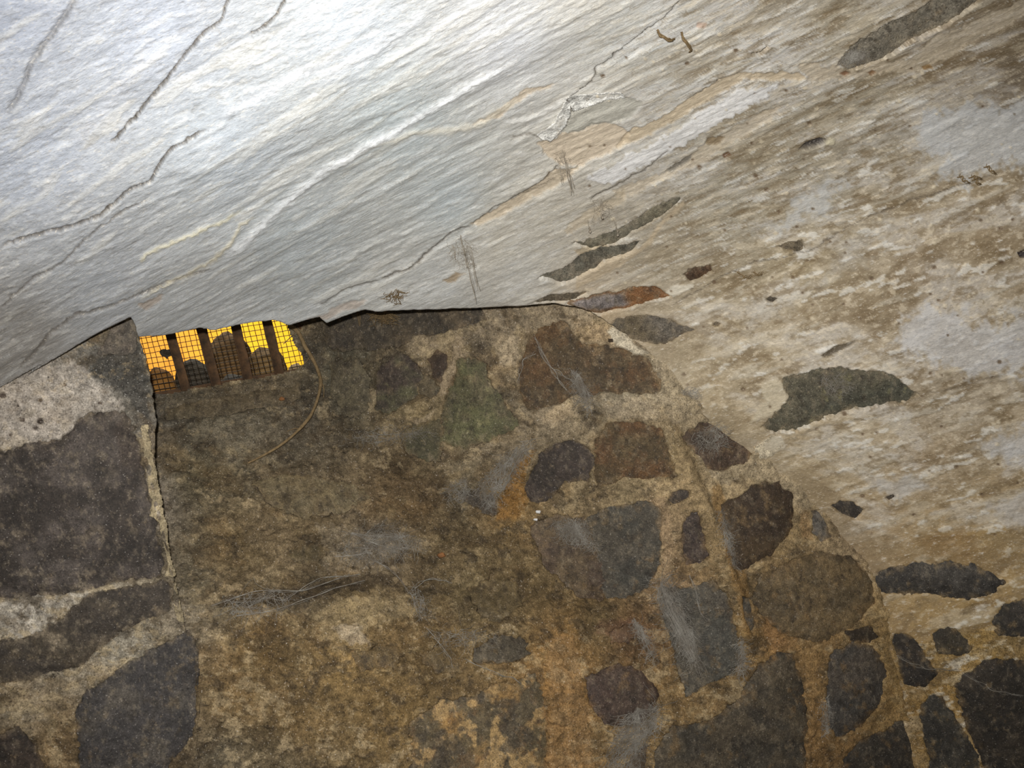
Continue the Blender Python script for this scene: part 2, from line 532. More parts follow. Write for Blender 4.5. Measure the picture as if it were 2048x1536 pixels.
S('wall', [(1690, 1510), (1750, 1468), (1815, 1440), (1832, 1500), (1840, 1640), (1690, 1640)], (66, 62, 56), (56, 54, 50))
S('wall', [(1168, 1352), (1240, 1326), (1290, 1340), (1320, 1380), (1312, 1430), (1282, 1452), (1205, 1452), (1180, 1405)], (84, 71, 64), (76, 62, 56), 0.4, label='rounded purple brown stone', dome=8)
S('wall', [(820, 1450), (860, 1420), (900, 1402), (1000, 1362), (1078, 1350), (1098, 1420), (1104, 1640), (820, 1640)], (98, 88, 66), (160, 128, 76), 0.32, label='grey stone mottled with ochre crust', amp=8)
S('wall', [(948, 1292), (998, 1266), (1050, 1280), (1060, 1308), (1000, 1330), (952, 1322)], (92, 86, 74), (80, 74, 66), amp=7)
S('wall', [(505, 965), (560, 945), (640, 946), (705, 962), (742, 995), (700, 1014), (610, 1042), (545, 1020)], (128, 118, 92), (118, 106, 80), 0.5, label='smooth pale slab set in the sill', dome=3, amp=6)
S('wall', [(1210, 1590), (1290, 1480), (1300, 1640), (1210, 1640)], (86, 74, 60))
S('wall', [(935, 1172), (985, 1150), (1035, 1165), (1048, 1210), (1000, 1246), (950, 1232)], (118, 104, 74), (104, 92, 66), 0.5, amp=6)
S('wall', [(572, 1098), (612, 1084), (648, 1092), (656, 1115), (612, 1132), (585, 1120)], (110, 98, 72), (96, 86, 62), 0.5, amp=6)
S('wall', [(838, 1305), (880, 1290), (932, 1318), (925, 1345), (870, 1352)], (122, 104, 70), (106, 92, 64), 0.5, amp=6)
S('wall', [(700, 1300), (760, 1282), (812, 1300), (800, 1338), (730, 1345)], (128, 108, 72), (110, 94, 64), 0.5, amp=8)
S('wall', [(330, 812), (420, 795), (520, 782), (600, 768), (604, 800), (520, 818), (420, 832), (335, 842)], (112, 101, 80), (94, 86, 68), 0.5, label='long flat grey slab just below the grate', amp=4, dome=5)
S('wall', [(925, 985), (960, 975), (988, 1000), (990, 1030), (960, 1020), (935, 1005)], (86, 78, 68), (70, 64, 58), 0.5, amp=6)
S('wall', [(1478, 1192), (1500, 1196), (1512, 1245), (1502, 1272), (1484, 1236)], (78, 76, 72), amp=2)
S('wall', [(1690, 1302 - 40), (1745, 1250), (1762, 1275), (1740, 1288), (1700, 1284)], (62, 54, 44), amp=3)
S('wall', [(1215, 1262), (1262, 1246), (1286, 1262), (1262, 1285), (1222, 1284)], (116, 92, 72), (104, 80, 62), 0.5, amp=6)
# right-hand side wall (springing of the vault)
S('vault', [(1740, 1160), (1760, 1140), (1850, 1124), (1950, 1130), (2008, 1165), (1980, 1186), (1930, 1200), (1850, 1192), (1752, 1184)], (82, 80, 78), (66, 64, 62), 0.5, label='long dark flat stone', dome=6)
S('vault', [(1985, 1240), (2010, 1212), (2060, 1200), (2300, 1210), (2300, 1300), (2050, 1272), (1998, 1274)], (66, 62, 58), (54, 52, 48))
S('vault', [(1782, 1280), (1792, 1264), (1822, 1272), (1860, 1322), (1876, 1350), (1850, 1376), (1806, 1366), (1792, 1310)], (54, 48, 42), (46, 42, 38), amp=4)
S('vault', [(1864, 1268), (1880, 1256), (1912, 1256), (1944, 1298), (1922, 1312), (1876, 1310)], (72, 66, 54), (60, 56, 48), amp=3)
S('vault', [(1908, 1372), (1935, 1342), (1975, 1320), (2060, 1322), (2300, 1340), (2300, 1640), (2010, 1640), (1962, 1520), (1925, 1420)], (60, 54, 46), (48, 44, 38), label='large near black stone', dome=8)
S('vault', [(1838, 1412), (1862, 1392), (1885, 1395), (1925, 1450), (1956, 1505), (1975, 1640), (1875, 1640), (1850, 1500)], (64, 62, 56), (54, 52, 48))
S('vault', [(1664, 1012), (1676, 1001), (1702, 1002), (1728, 1018), (1712, 1038), (1682, 1030)], (66, 62, 58), amp=3)
S('vault', [(1768, 994), (1785, 988), (1790, 996), (1776, 1002)], (50, 46, 44), amp=2)
# stones bared where the plaster has fallen
S('vault', [(1522, 858), (1545, 830), (1582, 800), (1566, 760), (1600, 748), (1650, 738), (1740, 736), (1795, 758), (1836, 786), (1800, 806), (1700, 820), (1610, 852), (1550, 864)],
  (104, 102, 88), (88, 90, 80), 0.4, label='long green grey stone bared by fallen plaster', dome=3)
S('vault', [(1142, 485), (1172, 482), (1200, 470), (1250, 455), (1300, 420), (1340, 402), (1362, 396), (1350, 412), (1310, 438), (1262, 468), (1225, 488), (1180, 495)],
  (132, 130, 116), (118, 118, 108), 0.5, label='upper of two thin grey stones bared by fallen plaster', dome=2, amp=3)
S('vault', [(1072, 552), (1118, 538), (1155, 512), (1200, 494), (1284, 481), (1265, 500), (1210, 522), (1172, 548), (1132, 566), (1100, 560)],
  (122, 122, 114), (108, 110, 104), 0.5, label='lower of two thin grey stones bared by fallen plaster', dome=2, amp=3)
S('vault', [(1055, 609), (1105, 588), (1178, 582), (1165, 592), (1140, 603), (1100, 607)], (98, 92, 80), dome=2, amp=2)
S('vault', [(1128, 607), (1175, 590), (1235, 582), (1262, 574), (1310, 572), (1346, 592), (1300, 604), (1240, 620), (1205, 628), (1160, 622)],
  (138, 98, 62), (148, 144, 150), 0.0, 'bared_stone', 'rust orange and lilac grey stone at the plaster edge', 4, 3)
S('vault', [(1360, 548), (1385, 536), (1420, 527), (1424, 542), (1400, 556), (1378, 564)], (92, 70, 50), (80, 64, 50), dome=2, amp=3)
S('vault', [(1202, 655), (1232, 640), (1290, 630), (1345, 640), (1392, 660), (1360, 674), (1325, 690), (1290, 694), (1255, 680), (1225, 672)], (122, 112, 92), (110, 106, 100), 0.5, label='flat grey brown stone in the corner', dome=3, amp=4)
S('vault', [(1548, 492), (1580, 482), (1604, 480), (1608, 502), (1590, 506)], (122, 114, 98), dome=1, amp=2)
S('vault', [(1528, 600), (1540, 593), (1556, 598), (1545, 608)], (84, 78, 68), dome=1, amp=2)
S('vault', [(1424, 650), (1432, 644), (1442, 647), (1436, 655)], (92, 84, 72), dome=1, amp=1)
S('vault', [(1492, 103), (1518, 96), (1532, 84), (1534, 90), (1515, 104)], (112, 106, 96), dome=1, amp=1)
S('vault', [(1398, 690), (1440, 672), (1438, 684), (1412, 698)], (0, 0, 0)) if False else None
S('vault', [(1670, 128), (1700, 90), (1760, 55), (1830, 20), (1900, -20), (2000, -60), (1990, -20), (1900, 45), (1820, 85), (1760, 118), (1700, 140)],
  (152, 148, 136), (138, 136, 128), 0.5, label='long smooth grey stone bared in the vault', dome=3, amp=3)

# patches of the plaster on the vault: outline, colour, depth mm, strength, outline wobble
VP = [
    ([(1072, 285), (1100, 272), (1128, 262), (1150, 262), (1185, 245), (1225, 243), (1262, 262), (1258, 280), (1210, 305), (1160, 332), (1120, 325), (1095, 302)], (214, 194, 164), -4, 0.95, 4),
    ([(1140, 218), (1175, 200), (1240, 188), (1282, 200), (1262, 232), (1225, 243), (1185, 248), (1150, 264), (1122, 262)], (184, 180, 164), -3, 0.9, 3),
    ([(940, 448), (985, 420), (1075, 368), (1100, 340), (1160, 332), (1130, 362), (1060, 400), (1010, 430), (960, 452)], (206, 186, 154), -3, 0.9, 3),
    ([(1258, 258), (1330, 222), (1400, 176), (1440, 152), (1480, 146), (1600, 142), (1612, 158), (1540, 160), (1490, 160), (1430, 190), (1360, 232), (1270, 280), (1225, 300)], (208, 186, 150), -3, 0.9, 4),
    ([(1175, 358), (1200, 335), (1290, 292), (1340, 262), (1400, 222), (1480, 180), (1560, 165), (1530, 200), (1460, 232), (1420, 262), (1340, 300), (1290, 330), (1225, 364)], (232, 230, 226), 1.5, 0.9, 7),
    ([(1225, 385), (1330, 345), (1400, 300), (1500, 235), (1570, 215), (1540, 245), (1460, 290), (1400, 330), (1330, 358), (1250, 400)], (206, 188, 158), -2, 0.7, 5),
    ([(1255, 380), (1225, 400), (1160, 440), (1130, 470), (1150, 475), (1175, 445), (1250, 410)], (196, 176, 142), -2, 0.6, 7),
    ([(1145, 500), (1190, 490), (1230, 500), (1165, 515)], (196, 174, 136), -2, 0.8, 4),
    ([(1150, 555), (1210, 520), (1280, 495), (1300, 470), (1365, 402), (1368, 412), (1320, 460), (1300, 490), (1240, 530), (1185, 562), (1152, 575)], (204, 180, 142), 0, 0.75, 3),
    ([(1320, 590), (1345, 572), (1385, 566), (1388, 575), (1345, 592)], (222, 212, 188), 2, 0.95, 3),
    ([(1500, 850), (1530, 800), (1520, 770), (1548, 756), (1572, 770), (1588, 798), (1560, 820), (1530, 835)], (206, 190, 156), 3, 0.9, 3),
    ([(1505, 895), (1545, 870), (1560, 870), (1570, 890), (1530, 916), (1512, 915)], (216, 204, 178), 3, 0.95, 3),
    ([(1600, 120), (1700, 140), (1800, 120), (1900, 60), (2048, 0), (2048, 40), (1950, 80), (1850, 140), (1760, 150), (1620, 160)], (196, 178, 148), -2, 0.75, 7),
    ([(1790, 440), (1700, 470), (1640, 540), (1580, 620), (1660, 560), (1740, 500)], (176, 174, 168), 0, 0.25, 20),
    ([(1560, 430), (1640, 370), (1700, 350), (1660, 410), (1600, 440), (1500, 470)], (196, 196, 192), 0, 0.75, 18),
    ([(1830, 250), (1900, 225), (2048, 190), (2200, 160), (2200, 330), (2048, 340), (1960, 360), (1880, 370), (1900, 320), (1840, 290)], (200, 202, 202), 0, 0.75, 22),
    ([(1780, 640), (1860, 620), (1960, 640), (2048, 620), (2200, 600), (2200, 760), (2048, 750), (1900, 740), (1800, 700)], (204, 202, 200), 0, 0.7, 25),
    ([(1730, 960), (1790, 950), (1860, 975), (1800, 1000)], (196, 190, 180), 0, 0.7, 14),
    ([(1950, 880), (2048, 850), (2200, 840), (2200, 930), (2048, 920), (1990, 915)], (206, 202, 196), 0, 0.75, 16),
    ([(1970, 1020), (2048, 1000), (2200, 990), (2200, 1070), (2048, 1060)], (200, 194, 186), 0, 0.6, 14),
    ([(1850, 1060), (1930, 1050), (1960, 1090), (1930, 1115), (1860, 1105), (1830, 1085)], (150, 112, 58), 0, 0.6, 12),
    ([(1600, 300), (1612, 288), (1640, 279), (1655, 283), (1640, 295), (1618, 300)], (52, 44, 38), -14, 1.0, 1),
    ([(1655, 283), (1660, 276), (1672, 280), (1668, 290), (1650, 292)], (208, 196, 160), 3, 0.9, 1),
    ([(2036, 505), (2050, 498), (2056, 515), (2040, 515)], (60, 50, 46), -10, 1.0, 1),
    ([(1332, 345), (1372, 318), (1388, 312), (1380, 326), (1345, 348)], (132, 124, 108), -3, 1, 1),
    ([(1412, 290), (1418, 278), (1452, 276), (1440, 292), (1420, 296)], (150, 128, 94), -3, 1, 2),
    ([(1640, 712), (1668, 692), (1716, 680), (1690, 695), (1650, 714)], (98, 84, 62), -5, 1, 1),
    ([(1445, 312), (1458, 306), (1464, 314), (1450, 320)], (120, 84, 52), -2, 1, 1),
    ([(1680, 148), (1690, 140), (1700, 146), (1690, 152)], (140, 96, 60), -2, .9, 1),
    ([(1735, 146), (1745, 140), (1752, 146), (1742, 152)], (140, 100, 60), -2, .9, 1),
    ([(1845, 135), (1862, 130), (1868, 138), (1850, 142)], (150, 112, 60), -2, .9, 1),
    ([(1392, 42), (1412, 42), (1405, 52), (1390, 52)], (196, 150, 118), -1, .6, 3),
    ([(275, 612), (300, 598), (330, 590), (318, 604), (290, 622)], (188, 170, 152), -2, .8, 3),
    ([(600, 645), (650, 628), (700, 606), (735, 595), (720, 612), (650, 640), (612, 650)], (182, 166, 150), -2, .8, 3),
    ([(885, 560), (912, 545), (930, 545), (905, 562)], (170, 140, 100), -1, .7, 3),
    ([(990, 224), (1020, 200), (1050, 180), (1110, 168), (1080, 182), (1030, 208), (1000, 236), (940, 246)], (214, 192, 160), -2, .8, 3),
]
VP += [
    ([(1560, 930), (1640, 950), (1720, 1050), (1800, 1110), (1760, 1160), (1690, 1100), (1600, 1010)], (146, 120, 80), 0, 0.6, 16),
    ([(1380, 790), (1450, 830), (1510, 880), (1480, 905), (1400, 860)], (150, 130, 96), 0, 0.5, 14),
    ([(1700, 1080), (1850, 1090), (2048, 1100), (2200, 1120), (2200, 1190), (1900, 1130), (1740, 1140)], (156, 124, 74), 0, 0.5, 18),
]
# cracks: points, groove mm, step mm on the lower side, width px, strength of the painted groove shade
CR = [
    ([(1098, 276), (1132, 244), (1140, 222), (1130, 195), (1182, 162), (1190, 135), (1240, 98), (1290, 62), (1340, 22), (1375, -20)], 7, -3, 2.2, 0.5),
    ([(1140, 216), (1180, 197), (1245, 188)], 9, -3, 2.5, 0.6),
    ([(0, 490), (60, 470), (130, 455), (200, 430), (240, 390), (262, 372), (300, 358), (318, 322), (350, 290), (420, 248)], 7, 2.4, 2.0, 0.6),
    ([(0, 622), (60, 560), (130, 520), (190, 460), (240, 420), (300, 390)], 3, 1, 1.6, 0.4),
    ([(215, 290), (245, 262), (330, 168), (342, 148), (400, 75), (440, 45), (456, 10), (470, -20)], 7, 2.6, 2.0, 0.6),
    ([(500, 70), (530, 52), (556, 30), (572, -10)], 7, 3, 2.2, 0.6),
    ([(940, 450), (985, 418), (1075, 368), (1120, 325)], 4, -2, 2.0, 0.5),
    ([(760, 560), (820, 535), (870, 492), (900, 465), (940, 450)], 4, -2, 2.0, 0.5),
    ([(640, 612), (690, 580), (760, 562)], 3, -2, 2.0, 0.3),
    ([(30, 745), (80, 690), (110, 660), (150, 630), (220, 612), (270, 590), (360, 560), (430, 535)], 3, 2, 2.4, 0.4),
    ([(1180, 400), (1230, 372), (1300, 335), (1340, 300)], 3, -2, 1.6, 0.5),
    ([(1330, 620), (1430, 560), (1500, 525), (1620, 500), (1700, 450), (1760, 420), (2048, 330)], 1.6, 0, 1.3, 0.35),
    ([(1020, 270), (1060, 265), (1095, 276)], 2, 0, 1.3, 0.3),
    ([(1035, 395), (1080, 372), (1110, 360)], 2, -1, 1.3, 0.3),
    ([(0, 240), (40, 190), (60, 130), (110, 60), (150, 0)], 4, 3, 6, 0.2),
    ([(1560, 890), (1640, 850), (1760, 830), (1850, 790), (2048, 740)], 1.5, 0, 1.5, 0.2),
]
# raised ridges (brush and float marks): points, width px, height mm, colour lift
RG = [
    ([(440, 525), (480, 492), (560, 418), (650, 345), (740, 290), (790, 265), (870, 215), (960, 168), (1050, 120)], 9, 4.0, (244, 246, 246), 0.8),
    ([(275, 528), (290, 510), (330, 490), (400, 462), (440, 445), (500, 418)], 3.2, 2.4, (226, 218, 188), 0.85),
    ([(275, 600), (330, 572), (380, 545), (430, 515), (462, 488), (478, 452), (520, 432)], 3.2, 2.0, (222, 212, 184), 0.75),
    ([(740, 300), (820, 270), (900, 262), (960, 246), (1010, 215), (1050, 190)], 6, 2.0, (232, 224, 204), 0.6),
    ([(700, 90), (600, 150), (500, 200), (430, 235)], 9, 1.2, (235, 237, 240), 0.5),
    ([(1000, 250), (1060, 232), (1110, 210), (1180, 160)], 4, 2.0, (236, 234, 228), 0.6),
    ([(600, 560), (700, 510), (760, 480), (860, 440)], 5, 1.5, (222, 222, 216), 0.4),
    ([(330, 90), (260, 150), (200, 230), (140, 300)], 14, 2.0, (232, 234, 238), 0.3),
    ([(860, 20), (800, 70), (700, 120), (620, 180)], 12, 1.5, (232, 234, 238), 0.3),
]

# plaster and bedding mortar colour by place; plaster tones also even out the flash
VC = [(0, 0, (182, 188, 200)), (300, 60, (194, 200, 210)), (700, 60, (200, 206, 211)), (60, 300, (188, 194, 204)), (450, 300, (190, 197, 203)), (800, 250, (188, 196, 197)),
      (600, 480, (184, 190, 191)), (200, 560, (176, 179, 182)), (40, 700, (158, 154, 148)), (400, 610, (190, 192, 191)), (900, 400, (188, 195, 196)), (1000, 80, (218, 220, 222)),
      (860, 560, (200, 200, 195)), (1040, 540, (200, 197, 188)), (1000, 480, (196, 190, 176)), (1280, 90, (212, 213, 209)), (1500, 80, (206, 202, 194)), (1420, 140, (202, 200, 192)),
      (1700, 60, (178, 168, 148)), (1900, 110, (152, 136, 112)), (2030, 160, (122, 108, 88)), (1750, 220, (164, 154, 134)), (1650, 340, (160, 150, 130)), (1450, 420, (168, 160, 142)),
      (1250, 440, (178, 170, 154)), (1800, 470, (150, 134, 108)), (1950, 450, (150, 132, 104)), (1350, 520, (172, 160, 138)), (1600, 520, (160, 144, 114)), (1450, 620, (164, 148, 120)),
      (1700, 640, (160, 144, 118)), (1850, 560, (158, 142, 118)), (1500, 720, (170, 154, 126)), (1900, 800, (184, 170, 148)), (1700, 880, (186, 170, 142)), (1620, 940, (176, 156, 122)),
      (1850, 920, (178, 158, 128)), (1750, 1060, (172, 148, 112)), (1950, 1120, (176, 146, 96)), (1800, 1220, (172, 144, 96)), (1950, 1300, (160, 130, 78)), (1850, 1390, (150, 118, 66)),
      (1400, 780, (180, 162, 130)), (1180, 640, (196, 172, 138)), (1260, 300, (205, 202, 194)), (1100, 450, (196, 190, 176))]
WC = [(60, 820, (196, 182, 164)), (200, 760, (150, 142, 128)), (255, 730, (88, 84, 74)), (290, 860, (120, 112, 98)), (150, 1220, (196, 184, 162)), (60, 1230, (200, 188, 168)), (250, 1290, (176, 164, 140)),
      (60, 1400, (170, 155, 128)), (120, 1490, (150, 120, 78)), (300, 1000, (150, 136, 116)), (360, 1220, (158, 142, 116)), (350, 1500, (130, 108, 76)),
      (450, 810, (104, 94, 72)), (450, 880, (126, 114, 90)), (400, 950, (104, 92, 66)), (600, 850, (108, 96, 76)), (480, 1080, (120, 98, 62)), (620, 1080, (126, 104, 70)), (400, 1180, (108, 96, 72)),
      (800, 980, (116, 92, 60)), (870, 1000, (112, 88, 56)), (750, 1090, (134, 118, 94)), (620, 1190, (96, 82, 60)), (900, 1080, (110, 90, 58)), (700, 1230, (150, 124, 78)), (520, 1300, (124, 96, 54)), (680, 1330, (152, 120, 68)),
      (480, 1400, (134, 106, 64)), (600, 1450, (142, 112, 66)), (780, 1420, (140, 110, 62)), (560, 1520, (112, 96, 68)), (440, 1520, (112, 100, 78)), (950, 1190, (124, 106, 70)), (860, 1300, (124, 98, 58)),
      (1130, 1290, (160, 116, 58)), (1130, 1400, (176, 126, 64)), (1140, 1530, (170, 122, 62)), (1000, 1230, (120, 98, 62)), (1060, 1170, (118, 96, 60)), (1200, 1250, (126, 104, 66)), (1270, 1270, (118, 84, 52)),
      (720, 650, (92, 84, 66)), (700, 760, (100, 94, 74)), (880, 690, (168, 146, 112)), (895, 760, (160, 136, 100)), (960, 690, (118, 104, 82)), (1010, 700, (186, 160, 120)), (840, 830, (152, 130, 88)),
      (1020, 800, (122, 108, 84)), (1150, 625, (200, 176, 138)), (1010, 635, (150, 132, 104)), (1200, 680, (196, 168, 126)), (940, 940, (140, 124, 94)), (985, 900, (150, 132, 102)), (1020, 1010, (142, 106, 52)), (930, 1000, (100, 90, 70)),
      (1090, 830, (164, 144, 112)), (1240, 810, (150, 136, 108)), (1110, 1020, (156, 134, 96)), (1250, 975, (166, 142, 100)), (1340, 1060, (176, 146, 104)), (1370, 900, (164, 136, 88)), (1350, 780, (190, 172, 138)),
      (1440, 960, (182, 156, 112)), (1430, 1060, (158, 126, 76)), (1340, 1150, (174, 140, 98)), (1480, 1160, (136, 114, 76)), (1600, 960, (184, 164, 128)), (1610, 1060, (152, 122, 74)), (1490, 1280, (150, 118, 68)), (1560, 1260, (176, 124, 64)),
      (1610, 1330, (156, 118, 66)), (1630, 1480, (144, 106, 58)), (1300, 1420, (150, 118, 68)), (1230, 1500, (146, 118, 74)), (1440, 1390, (140, 112, 70)), (1620, 1200, (140, 112, 68)), (1780, 1300, (150, 118, 70)), (1700, 1100, (170, 144, 108))]

# extra crusts and stains on the masonry: outline, colour, strength, wobble, height mm
WP = [
    ([(1095, 1275), (1150, 1270), (1162, 1330), (1172, 1420), (1196, 1600), (1100, 1600), (1094, 1400)], (166, 126, 76), 0.6, 6, 0),
    ([(990, 1040), (1005, 980), (1030, 930), (1070, 900), (1050, 960), (1052, 1010), (1040, 1040)], (150, 104, 46), 0.8, 5, 1),
    ([(1420, 980), (1440, 960), (1480, 1110), (1500, 1230), (1490, 1280), (1462, 1180), (1440, 1080)], (156, 112, 54), 0.6, 5, 1),
    ([(1530, 1220), (1560, 1262), (1600, 1278), (1580, 1300), (1545, 1300), (1522, 1262)], (160, 116, 66), 0.8, 4, 0),
    ([(1200, 1245), (1262, 1235), (1275, 1262), (1230, 1275), (1190, 1270)], (116, 80, 60), 0.5, 5, 0),
    ([(1598, 1010), (1618, 1025), (1622, 1080), (1604, 1075)], (150, 106, 56), 0.7, 3, 0),
    ([(990, 700), (1012, 672), (1035, 668), (1040, 700), (1028, 730), (1000, 730)], (196, 172, 134), 0.9, 4, 2),
    ([(882, 790), (880, 760), (905, 720), (912, 670), (928, 680), (930, 720), (905, 755), (892, 785)], (176, 152, 116), 0.9, 4, 3),
    ([(1228, 690), (1215, 668), (1232, 655), (1256, 668), (1270, 690), (1300, 705), (1285, 712), (1250, 704)], (220, 208, 178), 0.95, 3, 4),
    ([(1090, 830), (1110, 812), (1140, 810), (1150, 832), (1120, 850), (1090, 845)], (190, 164, 124), 0.85, 4, 2),
    ([(1200, 810), (1250, 800), (1320, 800), (1330, 830), (1290, 838), (1220, 835)], (172, 152, 120), 0.7, 6, 1),
    ([(0, 770), (60, 740), (150, 720), (240, 800), (250, 850), (180, 826), (140, 870), (0, 900), (-200, 910), (-200, 800)], (200, 186, 168), 0.6, 8, 0),
    ([(190, 720), (240, 700), (290, 700), (298, 840), (270, 820), (240, 780), (180, 745)], (84, 80, 72), 0.85, 8, 0),
    ([(620, 1215), (700, 1195), (800, 1190), (840, 1230), (760, 1250), (680, 1290), (640, 1280)], (190, 164, 116), 0.45, 12, 1.5),
    ([(660, 1262), (720, 1250), (735, 1290), (700, 1300)], (206, 184, 152), 0.6, 8, 1),
    ([(520, 1010), (480, 1040), (500, 1100), (580, 1130), (600, 1080), (560, 1040)], (140, 118, 84), 0.5, 12, 0),
    ([(640, 1060), (760, 1070), (860, 1085), (850, 1100), (740, 1130), (650, 1145)], (140, 126, 104), 0.4, 16, 1),
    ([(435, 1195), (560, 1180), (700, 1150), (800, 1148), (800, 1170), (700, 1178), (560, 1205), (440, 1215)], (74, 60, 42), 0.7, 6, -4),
    ([(620, 660), (660, 640), (640, 760), (612, 740), (606, 700)], (70, 62, 50), 0.6, 5, 0),
    ([(310, 795), (620, 745), (640, 790), (500, 800), (320, 845)], (100, 88, 68), 0.6, 6, 0),
    ([(380, 850), (520, 830), (560, 850), (520, 895), (420, 890)], (142, 128, 102), 0.5, 8, 0),
    ([(820, 850), (850, 835), (870, 815), (862, 840), (838, 858)], (190, 166, 128), 0.85, 4, 2),
    ([(1280, 1005), (1330, 990), (1345, 1030), (1342, 1150), (1325, 1180), (1322, 1080), (1325, 1030)], (184, 150, 108), 0.6, 4, 1),
    ([(1550, 1260), (1620, 1290), (1640, 1290), (1625, 1400), (1612, 1380), (1598, 1310)], (170, 128, 72), 0.6, 5, 1),
]


WP += [
    ([(1320, 700), (1400, 800), (1530, 890), (1640, 1000), (1600, 1020), (1540, 962), (1440, 968), (1420, 955), (1366, 880), (1325, 800)], (194, 172, 134), 0.65, 9, 1),
    ([(1610, 1085), (1680, 1090), (1760, 1150), (1765, 1230), (1750, 1170), (1700, 1112), (1640, 1100)], (170, 144, 104), 0.55, 7, 1),
    ([(1345, 870), (1362, 868), (1400, 960), (1440, 1060), (1452, 1140), (1425, 1130), (1400, 1030), (1360, 960)], (176, 146, 98), 0.6, 6, 2),
]


def stone_sdf(px, py, s):
    qx, qy = ragged(px, py, s['amp'])
    return poly_sd(qx, qy, s['poly'])


def sink_for_stones(px, py, surf, h, col):
    """the bedding steps back under each bared stone, leaving a ragged lip round it"""
    for s in ST:
        if s['surf'] != surf:
            continue
        P = np.array(s['poly'], float)
        x0, y0 = P.min(0) - 40; x1, y1 = P.max(0) + 40
        m_ = (px > x0) & (px < x1) & (py > y0) & (py < y1)
        if not m_.any():
            continue
        d = stone_sdf(px[m_], py[m_], s)
        t = smooth(-3.0, 1.0, d)
        hh = h[m_]
        lip = 0.0022 * np.exp(-np.maximum(d, 0) / 14.0)
        h[m_] = np.where(d < 3, hh * t + (-0.013) * (1 - t), hh) + lip * smooth(-2, 2, d)
    return h, col


# ------------------------------------------------------------------ plastered vault and right side wall
STEP = 2.5


